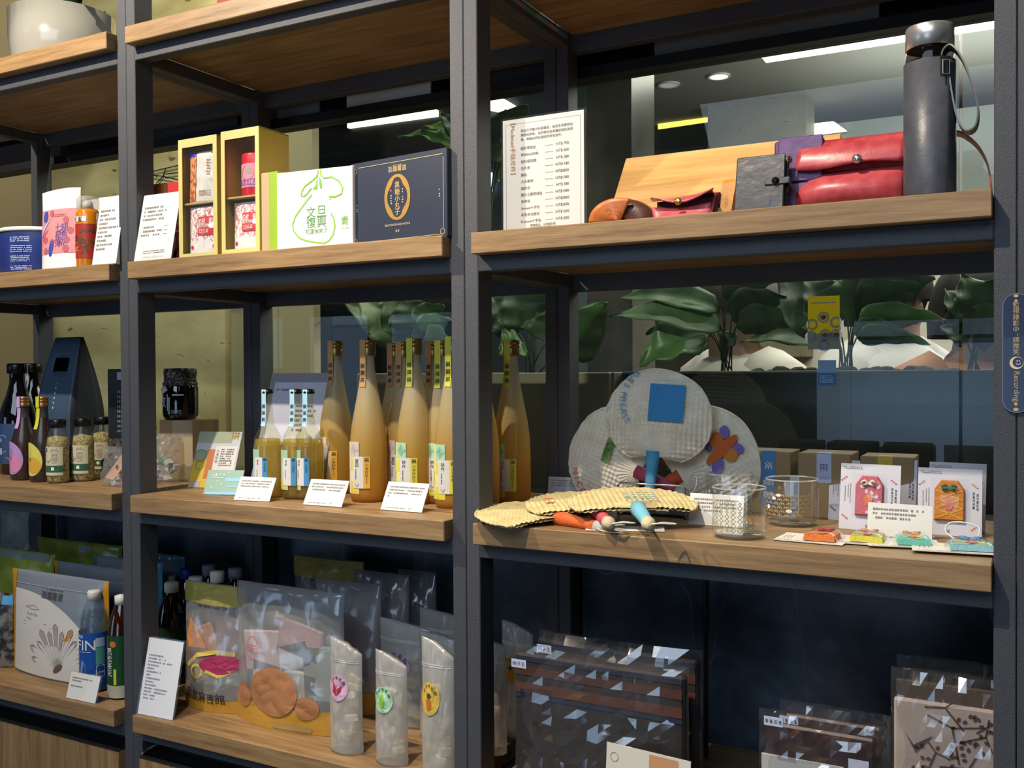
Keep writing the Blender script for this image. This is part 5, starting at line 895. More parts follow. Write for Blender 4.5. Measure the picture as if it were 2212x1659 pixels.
def charm_card(label, bl, br, pyt, lean, col=None, z=Z3, **k):
    c, w_, rz = base_line(bl, br, z); h = solve_len(c, rotz((0, sin(lean), cos(lean)), rz), pyt); t = thing('charm_card', label, 'card', c, rz, 'cards with cloth charms'); f = flat(0, lean)
    v = [f(s, q, n) for n in (0, .0012) for q in (0, h) for s in (-w_/2, w_/2)]; MB().add(v, [(0, 1, 3, 2), (4, 6, 7, 5), (0, 4, 5, 1), (2, 3, 7, 6), (0, 2, 6, 4), (1, 5, 7, 3)]).build('card', mat('#cfd0da', .6), t)
    MB().box(-w_*.1, w_*.1, h*sin(lean)*.8+.002, h*sin(lean)*.8+.0035, 0, h*cos(lean)*.75).build('prop', PAPER, t); g = lambda s, q, n: f(s, q, n+.0012)
    st = merge(*[rect(w_*(sx-.02+.035*i*sg), w_*(sx+.015+.035*i*sg), h*(sz-.025*i), h*(sz+.022-.025*i)) for sx, sz, sg in ((-.40, .78, -1), (.36, .76, 1), (-.44, .2, 1), (.42, .14, -1)) for i in range(3)])
    deco(t, 'cross_stitch', g, st, mat(col[0] if col else '#4a5a86', .7), .0004, 'stuff'); deco(t, 'small_print', g, merge(bars(-w_*.46, -w_*.1, h*.96, h*.91, 2, 3, .003), *[rect(w_*x, w_*(x+.012), h*a, h*b) for x, a, b in ((-.42, .42, .66), (-.37, .48, .68), (-.33, .4, .7))], rice(-w_*.02, h*.06, h*.05)), GREY, .0004); deco(t, 'lettering', g, merge(blk(5, h*.045, w_*.37, h*.66, 12), blk(5, h*.045, w_*.43, h*.64, 13)), INK, .0004)
    if col: amulet(t, g, w_*.47, h*.6, *col[1:], h*.22)
    return t
charm_card('backing card with yellow drawing, behind the pink charm card', (1789, 1122), (1902, 1130), 995, .16)
charm_card('backing card between the pink and the orange charm cards', (1870, 1128), (1978, 1136), 992, .16)
charm_card('backing card with green cord behind the orange charm card', (2004, 1140), (2128, 1150), 1000, .16)
charm_card('standing card with a pink cloth charm and cream bow', (1812, 1141), (1942, 1152), 1003, .16, ('#b86a78', '#c0626e', '#d8c4cc', '#e2d6c0', 0))
charm_card('standing card with an orange cloth charm and green bow', (1981, 1152), (2121, 1162), 1012, .16, ('#c08a68', '#cc7a22', '#dca838', '#2a6a3e', 1))
card_px('white text card in front of the charm cards', (1873, 1157), (2013, 1168), Z3, 1089, .2, name='text_card', rows=(3, .88, .5, (1, .97, .7)), foot=.03, margin=.001, paper=mat('#ecebe6', .6))
for i, (px, py, wc, rz, col, col2, bow, nm) in enumerate([(1752, 1170, .088, -.05, '#d8742a', '#e08a3a', '#b02a34', 'flat charm card with an orange charm and red bow'), (1850, 1174, .088, .02, '#d8cc48', '#7fb0a0', '#d0907c', 'flat charm card with a yellow charm'), (1948, 1182, .086, .2, '#6cc0b0', '#d8d470', '#d08a4a', 'flat charm card with a teal and yellow charm'), (2068, 1196, .105, .12, '#8cc4cc', '#d8d878', '#5a8fc4', 'flat charm card with a pale blue charm at the shelf end')]):
    c = atZ(px, py, Z3); t = thing('charm_card', nm, 'card', (c.x, c.y+.012, Z3+.001+.0008*i), rz, 'flat charm cards along the edge'); Bx('card', mat('#e2dccf', .6), t, -wc/2, wc/2, -.028, .034, 0, .001, 0); f = lambda s, q, n: (s+wc*.14, q-.026, .001+n); deco(t, 'small_print', lambda s, q, n: (s, q, .001+n), merge(*[rect(-wc*(.42-.05*k), -wc*(.41-.05*k), -.008, .016) for k in range(3)], bars(-wc*.45, wc*.1, -.022, -.026, 1, 3)), GREY, .0003)
    amulet(t, f, wc*.46, .046, col, col2, bow, i % 2, .006, .008)
    if i == 3: MB().tube(curve([(wc*.02, .02, .006), (-.012, .03, .016), (-.008, .038, .026), (.01, .036, .028), (.026, .032, .022), (.022, .02, .008)], 5), .001, 5).build('cord_loop', mat('#dfe2e4', .7), t, smooth=True)
# ================================================================== LOWEST SHELF, LEFT BAY
def zipbag(label, x0, x1, pyt, pyb, d, seed, mt, z=Z4, Y=None, group=None, name='zip_pouch', rz=0, top=None, cr=.0015, **k):
    shp = top if callable(top) else None
    if isinstance(top, float): k['top'] = top
    if Y is None: Y = atZ((x0+x1)/2, pyb, z).y
    xc, w_, h = front_px(x0, x1, pyt, Y, z); P = Pouch(w_, h, d, seed, cr, **k); t = P.build(name, label, 'pouch', (xc, Y+d/2, z), rz, mt, group, top=shp); return t, P, w_, h
GREYB = mat('#7f8792', .3, coat=.3); ORN = mat('#c98a1a', .35, coat=.3); CREAM = mat('#d8d3ca', .35, coat=.2)
def clam_bag(label, x0, x1, pyt, Y, pyb, seed, edge, full):
    t, P, w_, h = zipbag(label, x0, x1, pyt, pyb, .055, seed, GREYB, Y=Y, group='grey clam cracker pouches', flare=.2, top=.04)
    deco(t, 'edge_strip', P.front, merge(rect(-w_*.5, -w_*.44, 0, h*1.0, 2, 24)), edge, .0009); deco(t, 'edge_strip', P.front, rect(w_*.46, w_*.5, h*.3, h*1.0, 2, 16), edge, .0009); deco(t, 'seal_line', P.front, rect(-w_*.44, w_*.46, h*.87, h*.88, 12, 1), mat('#98a0aa', .3), .001)
    if full:
        pts = [(-w_*.44, h*.02), (-w_*.44, h*.82)]; n = 16
        g = lambda u, v: P.front(-w_*.44+w_*.9*u, h*.02+v*h*(.80*max(0, 1-u**2.2)**.5 if u < 1 else 0), .0011); MB().grid(g, 20, 12).build('cream_panel', CREAM, t, smooth=True)
        cx, cy = w_*.08, h*.13; fanl = []
        for k in range(13):
            a = rad(172-k*15); L = h*(.36+.06*(k % 2)); fanl.append([(cx, cy), (cx+L*cos(a-.08), cy+L*.92*sin(a-.08)), (cx+L*1.1*cos(a), cy+L*1.0*sin(a)), (cx+L*cos(a+.08), cy+L*.92*sin(a+.08))])
        deco(t, 'shell_drawing', P.front, merge(*[poly(q) for q in fanl]), mat('#a8a09a', .5), .0016); deco(t, 'shell_lines', P.front, merge(*[line(q, .0009, True) for q in fanl], ellipse(cx+.002, cy, w_*.05, h*.03, .6)), mat('#6a5244', .5), .002, 'stuff')
        deco(t, 'lettering', P.front, merge(text('洄瀾薯道', h*.075, -w_*.02, h*.80), bars(-w_*.08, w_*.1, h*.865, h*.85, 1, 2, .004)), INK, .0016); deco(t, 'small_print', P.front, merge(line([(-w_*.3, h*.66), (-w_*.2, h*.68), (-w_*.14, h*.65), (-w_*.22, h*.64), (-w_*.3, h*.66)], .0012), text('Fresh Fish', h*.03, -w_*.22, h*.595), text('Crisps', h*.03, -w_*.26, h*.55), line([(-w_*.32, h*.52), (-w_*.05, h*.52)], .0012), line([(-w_*.32, h*.49), (0, h*.49)], .0006)), GREY, .0016); deco(t, 'orange_dash', P.front, poly([(w_*.13, h*.40), (w_*.17, h*.40), (w_*.22, h*.5), (w_*.19, h*.51)]), ORN, .0016)
    return t
Yp = atZ(105, 1470, Z4).y; clam_bag('grey and cream clam cracker pouch with orange edge, in front', 4, 212, 1246, Yp, 1470, 11, ORN, True)
clam_bag('grey pouch with orange edges, second in the left row', 96, 262, 1226, Yp+.07, 0, 12, ORN, False); clam_bag('grey pouch with teal edges, third in the left row', 180, 330, 1212, Yp+.13, 0, 13, mat('#2f7f9a', .35), False)
OLIVE = speck([(.3, '#6f7a22'), (.55, '#96a03c'), (.8, '#c0c470')], 14, .22, 3, .4)
t, P, w_, h = zipbag('big olive green seaweed pack at the back of the left bay', 60, 246, 1172, 0, .05, 21, OLIVE, Y=.26, name='seaweed_pack', cr=.005, top=.08); deco(t, 'pale_label', P.front, rect(w_*.05, w_*.2, h*.9, h*.97, 4, 3), mat('#8fa3a0', .3), .001)
t, P, w_, h = zipbag('olive seaweed pack cut by the left picture edge', -70, 100, 1190, 0, .05, 22, OLIVE, Y=.17, name='seaweed_pack', cr=.006, top=.08); deco(t, 'clear_window', P.front, rect(-w_*.4, w_*.45, h*.92, h*.99, 10, 2), mat('#7c8c8a', .2, coat=.6), .001)
t, P, w_, h = zipbag('dark shell snack pack cut by the left picture edge', -50, 12, 1282, 1440, .04, 23, speck([(.4, '#2b2a28'), (.6, '#77736a')], 60, .3), name='snack_pack'); deco(t, 'blue_corner', P.front, rect(w_*.2, w_*.5, h*.85, h*.97, 4, 3), mat('#5fa8dc', .4), .001)
# water and tea
c, H, r = stand_px(206, 1275, 1497, 62, Z4); pf = [(0, 0), (r*.9, 0), (r, .005), (r, H*.60), (r*.98, H*.68), (r*.8, H*.80), (r*.5, H*.89), (r*.36, H*.92)]
t = round_thing('sports_drink_bottle', 'sports drink bottle with blue wrap label and white cap', 'bottle', c, pf, clear('#dfe8ee', .08, .05, .3, 40), 'bottle'); MB().lathe([(0, .004), (r*.95, .005), (r*.95, H*.60), (r*.9, H*.7), (r*.7, H*.8), (0, H*.8)], 24).build('water', clear('#cfdde6', .12, .02, body='#9fb4c4'), t, smooth=True)
MB().lathe([(r*.36, H*.9), (r*.46, H*.905), (r*.46, H*.985), (r*.4, H), (0, H)], 20).build('cap', mat('#dedbd2', .45), t, smooth=True); sf = cyl(r, r); deco(t, 'label', cyl(lambda q: r, r), rect(-pi*r*.99, pi*r*.99, H*.02, H*.60, 40, 4), mat('#1f55a8', .3, coat=.3), .0012); deco(t, 'lettering', sf, merge(text('FIN', H*.10, -r*.15, H*.48), text('黑松', H*.03, -r*.5, H*.565), bars(-r*.6, r*.3, H*.42, H*.405, 1, 3)), WHITE, .002)
t.rotation_euler.z = .4
deco(t, 'side_panel', sf, rect(r*.55, r*1.15, H*.28, H*.55, 8, 2), mat('#5aa59c', .4), .0017); deco(t, 'panel_top', sf, rect(r*.55, r*1.15, H*.46, H*.55, 8, 1), mat('#b9c3d6', .4), .0021); deco(t, 'drop_print', sf, poly([(-r*.9, H*.27), (-r*.4, H*.33), (-r*.2, H*.3), (r*.15, H*.08), (-r*.5, H*.18)]), mat('#7f9fb4', .4), .0017); deco(t, 'low_badge', sf, merge(frame2(r*.6, r*1.1, H*.16, H*.27, .0012), text('Low', H*.035, r*.85, H*.21)), WHITE, .0021)
c, H, r = stand_px(264, 1283, 1512, 58, Z4); pf = [(0, 0), (r*.9, 0), (r, .005), (r, H*.62), (r*.85, H*.75), (r*.5, H*.88), (r*.36, H*.92)]
t = round_thing('tea_bottle', 'dark tea bottle with green label, half behind the left post', 'bottle', c, pf, mat('#2f140c', .08, coat=1), 'bottle'); MB().lathe([(r*.36, H*.9), (r*.46, H*.905), (r*.46, H*.985), (0, H)], 20).build('cap', mat('#e2dfd8', .45), t, smooth=True)
t.rotation_euler.z = .35
deco(t, 'label', cyl(r, r), rect(-pi*r*.99, pi*r*.99, H*.14, H*.62, 40, 3), mat('#1d4a26', .35), .001); deco(t, 'lower_label', cyl(r, r), rect(-pi*r*.99, pi*r*.99, H*.02, H*.14, 40, 1), mat('#b9b8a8', .35), .001); deco(t, 'flower_print', sf if False else cyl(r, r), merge(ellipse(-r*.1, H*.54, r*.25, H*.03)), mat('#d07a2a', .5), .0015); deco(t, 'lettering', cyl(r, r), vtext('黑松茶花', H*.065, -r*.42, H*.50, 1.05), WHITE, .0015); deco(t, 'yellow_panel', cyl(r, r), rect(-r*.05, r*.15, H*.15, H*.3, 3, 2), mat('#d8d040', .5), .0015)
card_px('small white price card before the sports drink', (143, 1508), (206, 1521), Z4, 1456, .28, rows=(4, .85, .45, (.8, .4, .01, .5)), foot=.03, margin=.003)
# ================================================================== LOWEST SHELF, MIDDLE BAY
card_px('tall white price list leaning at the left end of the lowest shelf', (298, 1542), (373, 1557), Z4, 1382, .22, name='price_list', rows=(14, .8, .2, (.5, .6, .85, .45, .3, .5, .2, .5, .3, .4, .8, .75, .4, .4)), foot=.05, margin=.003, paper=mat('#e4e4e6', .6))
t, P, w_, h = zipbag('blue foil pouch at the back left of the middle bay', 318, 389, 1200, 0, .03, 31, mat('#4f86a0', .25, coat=.5), Y=.29, cr=.004, name='foil_pouch'); deco(t, 'silver_band', P.front, rect(-w_*.45, w_*.4, h*.78, h*.95, 8, 3), mat('#6f7f98', .2, coat=.5), .001)
for i, (px, pyt, Y, cap, nm) in enumerate([(371, 1257, .17, '#e2dfd6', 'dark tea bottle with white cap, nearest the left post'), (423, 1245, .20, '#e6e2d8', 'dark tea bottle with bright white cap, second from the left'), (470, 1233, .21, '#e6e2d8', 'dark tea bottle with bright white cap, third from the left'), (452, 1220, .285, '#a9b0c2', 'dark tea bottle with shaded white cap behind the bright ones'), (509, 1227, .285, '#a9b0c2', 'dark tea bottle with shaded white cap, rightmost'), (404, 1228, .27, '#22308f', 'dark tea bottle with a blue cap'), (366, 1242, .255, '#a9b0c2', 'dark tea bottle with shaded cap before the blue pouch')]):  # rear caps get a greyer white, their shade painted in
    c = Vector((atY(px, 1300, Y).x, Y, Z4)); H = solve_len(c, (0, 0, 1), pyt); r = .029; pf = [(0, 0), (r*.9, 0), (r, .005), (r, H*.62), (r*.85, H*.75), (r*.5, H*.86), (r*.42, H*.91)]
    t = round_thing('tea_bottle', nm, 'bottle', c, pf, mat('#140a08', .06, coat=1), 'bottle', 'tea bottles at the back'); MB().lathe([(r*.42, H*.9), (r*.5, H*.905), (r*.5, H*.985), (r*.44, H), (0, H)], 20).build('cap', mat(cap, .45), t, smooth=True); deco(t, 'label', cyl(r, r), rect(-pi*r*.99, pi*r*.99, H*.2, H*.58, 32, 2), mat('#26331c', .4), .0008)
CLEARB = clear('#f6f7f9', .38, .16, .7, 16, body='#e6e7e8', fres=2.2); CLEARD = clear('#eef0f4', .42, .16, .7, 16, body='#d6d6da', fres=2.2); YB = mat('#b5a44e', .4, coat=.2); GB = mat('#c08f36', .4, coat=.2)  # second film is a greyer copy, back-row shade put into its colour
def packet(t, P, s, q, w, h, col, ang=0, name='inner_packet', y=.0):
    ca, sa = cos(ang), sin(ang); v = []
    for yy in (-.004, .004):
        for a, b in ((-w/2, -h/2), (w/2, -h/2), (w/2, h/2), (-w/2, h/2)): v.append((s+a*ca-b*sa, y+yy, q+a*sa+b*ca))
    return MB().add(v, [(0, 1, 2, 3), (4, 7, 6, 5), (0, 4, 5, 1), (1, 5, 6, 2), (2, 6, 7, 3), (3, 7, 4, 0)]).build(name, mat(col, .4), t, bevel=.003)
def sweet_bag(label, x0, x1, pyt, Y, pyb, seed, goldtop, inner, band=True, mt=None, name='snack_bag', d=.07, word=None):
    t, P, w_, h = zipbag(label, x0, x1, pyt, pyb, d, seed, mt or CLEARB, Y=Y, cr=.005, name=name, flare=.25, top=.05)
    if goldtop: deco(t, 'gold_top', P.front, rect(-w_*.49, w_*.49, h*.84, h*.995, 16, 5), YB, .0008); deco(t, 'top_print', P.front, bars(-w_*.2, w_*.3, h*.84, h*.81, 1, 5, .006), mat('#4a4a50', .5), .001)
    if band: deco(t, 'gold_base', P.front, rect(-w_*.5, w_*.5, .0005, h*(.17 if not goldtop else .1), 18, 4), GB, .0009)
    for k in inner: packet(t, P, w_*k[0], h*k[1], w_*k[2], h*k[3], k[4], k[5] if len(k) > 5 else 0)
    if word: deco(t, 'lettering', P.front, text(word, h*.085, -w_*.02, h*.115), mat('#2a1f12', .5), .0018)
    return t, P, w_, h
Yb = atZ(440, 1537, Z4).y
t, P, w_, h = sweet_bag('gold-topped clear sweet bag with purple sweet potato print', 372, 505, 1268, Yb, 1537, 41, True, [(-.2, .52, .4, .24, '#d98a4a', .4), (.2, .55, .4, .4, '#8a6a72', 0), (0, .28, .7, .22, '#cfc9b4', .1)], word='洄瀾麻吉館')
deco(t, 'sweet_potato_print', P.front, merge(ellipse(w_*.2, h*.38, w_*.28, h*.075, .1)), mat('#a8345c', .5), .0018); deco(t, 'swirl_print', P.front, merge(line([(-w_*.3, h*.34), (-w_*.12, h*.44), (w_*.15, h*.48), (w_*.4, h*.47)], .008), line([(-w_*.12+.012*cos(q*.4), h*.31+.012*sin(q*.4)) for q in range(17)], .005), line([(w_*.0, h*.32), (w_*.2, h*.29), (w_*.36, h*.33)], .006)), mat('#d8bf5c', .5), .0016); deco(t, 'orange_slice', P.front, poly([(-w_*.32, h*.72), (-w_*.1, h*.6), (0, h*.5), (-w_*.3, h*.48), (-w_*.38, h*.56)]), mat('#d98a48', .5), .0016)
Yb2 = atZ(590, 1578, Z4).y
t, P, w_, h = sweet_bag('large clear gift bag of mochi with gold base, in front', 477, 712, 1277, Yb2, 1578, 42, False, [(-.25, .5, .34, .3, '#d8bcb8', .1), (.1, .62, .4, .25, '#b88a8c', -.2), (.28, .4, .3, .4, '#8f9a90', .05), (-.05, .3, .6, .22, '#c9c2b6', -.1), (.05, .5, .3, .2, '#cfc9c4', .3)], d=.085)
deco(t, 'plain_badge', P.front, merge(ellipse(-w_*.02, h*.27, w_*.22, h*.17, 0, 40, 10)), mat('#a9744c', .5), .003)
deco(t, 'plain_badge', P.front, merge(ellipse(-w_*.33, h*.2, w_*.09, h*.09)), mat('#a9744c', .5), .002); deco(t, 'plain_badge', P.front, merge(ellipse(w_*.27, h*.19, w_*.09, h*.08)), mat('#a9744c', .5), .002)
deco(t, 'gold_base_label', P.front, rect(-w_*.02, w_*.3, h*.02, h*.055, 6, 1), mat('#a9905c', .5), .0018); deco(t, 'stamp_print', P.front, merge(line([(-w_*.27+.016*cos(q*.35), h*.54+.02*sin(q*.35)) for q in range(19)], .0012), bars(-w_*.32, -w_*.22, h*.57, h*.51, 3, 4, .005)), mat('#b8606a', .5), .0018)
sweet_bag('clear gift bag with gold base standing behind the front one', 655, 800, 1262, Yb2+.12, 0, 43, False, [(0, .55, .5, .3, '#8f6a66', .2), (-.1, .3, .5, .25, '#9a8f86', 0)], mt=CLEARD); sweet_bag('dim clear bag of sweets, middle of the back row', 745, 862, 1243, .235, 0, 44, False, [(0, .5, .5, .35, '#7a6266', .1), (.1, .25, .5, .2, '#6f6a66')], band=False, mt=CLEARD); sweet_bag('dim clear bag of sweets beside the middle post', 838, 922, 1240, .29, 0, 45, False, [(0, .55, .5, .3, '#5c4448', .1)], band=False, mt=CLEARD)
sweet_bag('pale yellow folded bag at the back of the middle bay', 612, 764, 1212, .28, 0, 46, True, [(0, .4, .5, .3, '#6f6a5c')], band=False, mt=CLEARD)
def frosted(label, x0, x1, pyt, pyb, seed, scol, fruit, Y=None, sk=.12, rz=0, dim=False, sticker=True):
    t, P, w_, h = zipbag(label, x0, x1, pyt, pyb, .042, seed, FROST, Y=Y, group='frosted nougat pouches', name='nougat_pouch', rz=rz, cr=.003, top=lambda u: 1-sk*u**1.6, flare=.5); rnd = random.Random(seed)
    for k in range(9): packet(t, P, w_*rnd.uniform(-.22, .22), h*(.12+.065*k), w_*.42, h*.075, rnd.choice(('#c9b98f', '#d2c6a4', '#b8a67c', '#cdbfa8')), rnd.uniform(-.5, .5), 'nougat', rnd.uniform(-.006, .006))
    deco(t, 'zip_line', P.front, merge(rect(-w_*.48, w_*.46, h*.80, h*.808, 10, 1), rect(-w_*.48, w_*.46, h*.815, h*.823, 10, 1)), mat('#c8c8c6', .3), .0008, 'stuff'); sx = -w_*.12
    if sticker:
        deco(t, 'sticker', P.front, ellipse(sx, h*.58, w_*.33, h*.115, 0, 28, 4), mat(scol, .5), .0016); col = {'r': '#a8343a', 'g': '#8fc23e', 'y': '#c8742a'}[fruit]
        if fruit == 'r': sh = merge(poly([(sx-w_*.14, h*.63), (sx-w_*.02, h*.57), (sx-w_*.02, h*.51), (sx-w_*.14, h*.54)]), poly([(sx+w_*.16, h*.61), (sx+w_*.0, h*.57), (sx, h*.51), (sx+w_*.12, h*.55)]))
        elif fruit == 'g': sh = merge(ellipse(sx-.001, h*.56, w_*.1, h*.045), ellipse(sx-.001, h*.60, w_*.06, h*.03))
        else: sh = merge(ellipse(sx, h*.545, w_*.09, h*.045))
        deco(t, 'fruit_print', P.front, sh, mat(col, .5), .0022)
        if fruit == 'y': deco(t, 'leaf_print', P.front, merge(*[line([(sx, h*.585), (sx+w_*.1*cos(a), h*.585+h*.04*sin(a))], .002) for a in (.6, 1.1, 1.57, 2.1, 2.6)]), mat('#3f4a34', .5), .0022)
        ps = []
        for i, ch in enumerate('鮮果牛軋糖'): a = rad(150-i*30); ps.append(blk(1, w_*.09, sx+w_*.24*cos(a), h*.585+h*.085*sin(a)+w_*.045, i) if i < 2 else text(ch, w_*.1, sx+w_*.24*cos(a), h*.585+h*.085*sin(a), a-pi/2))
        deco(t, 'lettering', P.front, merge(*ps), INK, .0022)
    return t
frosted('frosted nougat pouch with pink oval sticker, left of the front three', 697, 766, 1386, 1632, 51, '#d4a8c8', 'r'); frosted('frosted nougat pouch with green oval sticker, middle of the front three', 795, 864, 1414, 1657, 52, '#a9d8b0', 'g'); frosted('frosted nougat pouch with yellow oval sticker, right of the front three', 896, 966, 1386, 1690, 53, '#dcb84a', 'y')
Yq = atZ(850, 1570, Z4).y; frosted('frosted nougat pouch with lilac sticker behind the green one', 806, 916, 1346, 0, 54, '#b89ab8', 'r', Y=Yq, sk=.06); frosted('frosted nougat pouch behind the yellow-sticker one', 892, 982, 1374, 0, 55, '#9fbf7a', 'g', Y=Yq-.03, sk=.05, sticker=False); frosted('shaded nougat pouch at the back beside the middle post', 893, 985, 1322, 0, 56, '', 'g', Y=Yq+.07, sk=.05, sticker=False)
frosted('nougat pouch with yellow sticker seen right of the middle post', 1072, 1140, 1348, 0, 57, '#b08f3a', 'y', Y=.22, sk=.1); frosted('nougat pouch mostly hidden behind the middle post', 1030, 1080, 1388, 0, 58, '', 'y', Y=.14, sk=.06, sticker=False)
# ================================================================== LOWEST SHELF, RIGHT BAY
BAGF = clear('#fdfdff', .03, .09, .25, 18, fres=2.4)
def wrapped(label, x0, x1, pyt, Y, seed, fn, tags, name='wrapped_clutch', d=.022, group=None, tagtext='柿子王'):
    xc, w_, h = front_px(x0, x1, pyt, Y, Z4); t = thing(name, label, 'bag', (xc, Y, Z4), 0, group); fn(t, w_, h)
    P = Pouch(w_*1.03, h*1.04, d*1.5, seed, .012, top=.35, pw=.15, flare=0); mb = P.mesh(15, 17); o = mb.build('plastic_sleeve', BAGF, t, smooth=False, loc=(0, d/2, .0))
    for sx, sz in tags: deco(t, 'price_tag', lambda s, q, n: (s, -d*.75-.006-n, q), rect(w_*sx, w_*sx+.024, h*sz, h*sz+.012), mat('#c3cbe0', .6), .001); deco(t, 'lettering', lambda s, q, n: (s, -d*.75-.006-n, q), text(tagtext, .0065, w_*sx+.012, h*sz+.006) if tagtext else blk(4, .005, w_*sx+.012, h*sz+.006, 2, False), INK, .0016)
    return t
def clutch(t, w_, h):
    d = .022; Bx('cloth_body', speck([(.3, '#1f1b1a'), (.7, '#2f2826')], 80, .75), t, -w_/2, w_/2, 0, d, 0, h*.985, .004)
    for a, b, col in ((.84, .9, '#4c2a1e'), (.72, .79, '#55301f'), (.685, .715, '#1d2740'), (.935, .97, '#20263a')): deco(t, 'woven_band', flat(0), rect(-w_/2+.003, w_/2-.003, h*a, h*b), mat(col, .7), .0008)
wrapped('brown striped clutch in clear plastic, behind the front one', 1163, 1507, 1398, .075, 61, clutch, [(-.46, .93)], group='plastic-wrapped striped clutches')
wrapped('brown striped clutch in crinkled clear plastic, in front', 1112, 1478, 1430, .035, 62, clutch, [(-.47, .92)], group='plastic-wrapped striped clutches')
def papery(t, w_, h):
    Bx('leather_goods', leather('#2a1512', '#3d201a'), t, -w_*.46, w_*.44, .004, .02, 0, h*.95, .003); Bx('paper_insert', mat('#b9b7b2', .7), t, -w_*.48, w_*.2, 0, .003, 0, h*.72, .0004); Bx('leather_card', leather('#a08a6a', '#b39c78'), t, -w_*.25, w_*.22, -.002, 0, 0, h*.55, .0004); deco(t, 'line_drawing', flat(-.002), merge(line([(-w_*.2, h*.36), (-w_*.12, h*.44), (-w_*.05, h*.36), (-w_*.16, h*.36), (-w_*.12, h*.28)], .0014), line([(w_*.08, h*.3), (w_*.16, h*.3), (w_*.16, h*.2)], .0014)), mat('#4a3a2a', .6), .0005); deco(t, 'blank_tag', flat(.002), rect(w_*.24, w_*.4, h*.68, h*.8), mat('#c8cede', .6), .004)
wrapped('wrapped leather piece, rear of the three with name tags', 1684, 1918, 1545, .075, 63, papery, [(-.46, .92)], 'wrapped_leather', group='plastic-wrapped leather pieces', tagtext='')
wrapped('wrapped leather piece, front of the three with paper insert', 1640, 1905, 1566, .04, 64, papery, [(-.42, .985)], 'wrapped_leather', group='plastic-wrapped leather pieces', tagtext='')
def printcloth(t, w_, h):
    Bx('printed_cloth', speck([(.3, '#9c8b80'), (.6, '#b3a296'), (.8, '#a87c58')], 9, .8), t, -w_*.48, w_*.48, 0, .014, 0, h*.9, .003); Bx('header_card', mat('#4a3a2a', .7), t, -w_*.46, w_*.46, .005, .012, h*.9, h*.985, .0005); rnd = random.Random(5); br = []; bl = []
    for k in range(11):
        x, y = w_*rnd.uniform(-.3, .35), h*rnd.uniform(.1, .8); a = rnd.uniform(-.8, 2.4); L = rnd.uniform(.02, .045); br.append(line([(x, y), (x+L*cos(a), y+L*sin(a)), (x+L*1.5*cos(a+.4), y+L*1.5*sin(a+.4))], .0022)); br.append(line([(x+L*cos(a), y+L*sin(a)), (x+L*1.3*cos(a-.7), y+L*1.3*sin(a-.7))], .0016))
        for j in range(7): bl.append(ellipse(x+rnd.uniform(-.02, .03), y+rnd.uniform(-.02, .03), .0022, .003, rnd.random()*3, 8, 1))
    br.append(poly([(-w_*.38, h*.74), (-w_*.3, h*.68), (-w_*.12, h*.74), (-w_*.28, h*.64)])); K = mat('#4a2f1e', .8); deco(t, 'branch_print', flat(0), merge(*br), K, .0008, 'stuff'); deco(t, 'berry_print', flat(0), merge(*bl), K, .0008, 'stuff')
wrapped('wrapped branch-print cloth, rear one beside the right post', 1938, 2170, 1448, .075, 65, printcloth, [], 'wrapped_cloth', group='plastic-wrapped printed cloths'); wrapped('wrapped branch-print cloth with berries beside the right post', 1926, 2172, 1478, .045, 66, printcloth, [], 'wrapped_cloth', group='plastic-wrapped printed cloths')
xc, w_, h = front_px(1300, 1490, 1628, .002, Z4)
def tancard(t, sf):
    deco(t, 'tan_panel', sf, rect(w_*.02, w_*.36, 0, h*.97), mat('#cf9a6c', .6), .0013); deco(t, 'crest', sf, merge(line([(-w_*.4+.006*cos(q*.35), h*.84+.006*sin(q*.35)) for q in range(19)], .0008)), mat('#9a8f72', .6), .0014); deco(t, 'lettering', sf, merge(blk(3, .006, -w_*.3, h*.66, 3, False), blk(4, .006, -w_*.1, h*.66, 4, False), bars(-w_*.4, -w_*.02, h*.58, h*.3, 6, 5, .006)), mat('#8a8478', .6), .0014)
card('white and tan card standing before the striped clutches', (xc, .004, Z4), w_, -.1, h, .08, name='text_card', fn=tancard, paper=mat('#e2dccf', .6))
# ================================================================== plaque, stickers
t = thing('sign_plaque', 'navy rounded plaque with gold writing on the right posts', 'sign', (-.0164, .0205, atY(2193, 892, .023).z)); hh = atY(2193, 633, .023).z-t.location.z; wq = .0145
out = [(wq*cos(a)*1.0, wq+wq*sin(a)) for a in [pi+k*pi/14 for k in range(15)]]+[(wq*cos(a), hh-wq+wq*sin(a)) for a in [k*pi/14 for k in range(15)]]; MB().poly_prism(out, 0, .0024).build('plate', mat('#26304e', .3, coat=.3), t)
deco(t, 'plate_edge', flat(0), line([(a*.97, hh/2+(b-hh/2)*.99) for a, b in out], .0008, True), mat('#77809a', .4)); G2 = mat('#dcb778', .35, .4); ct = .0135; top = hh*.895
deco(t, 'lettering', flat(0), merge(vtext('監視錄影中', hh*.047, -.0006, hh*.925, 1.09), text('，', hh*.018, .001, hh*.652), vtext('請微笑', hh*.047, -.0006, hh*.635, 1.09), text('Recording.', hh*.056, -.0006, hh*.215, -pi/2)), G2, .0006)
deco(t, 'gold_dots', flat(0), merge(ellipse(-.0006, hh*.935, .0016, .0016), ellipse(-.0006, hh*.975, .0026, .0018), ellipse(-.0006, hh*.075, .0018, .0018), ellipse(-.0006, hh*.03, .0028, .002)), G2, .0006, 'stuff'); cy = hh*.418; cs = hh*.052/.0115
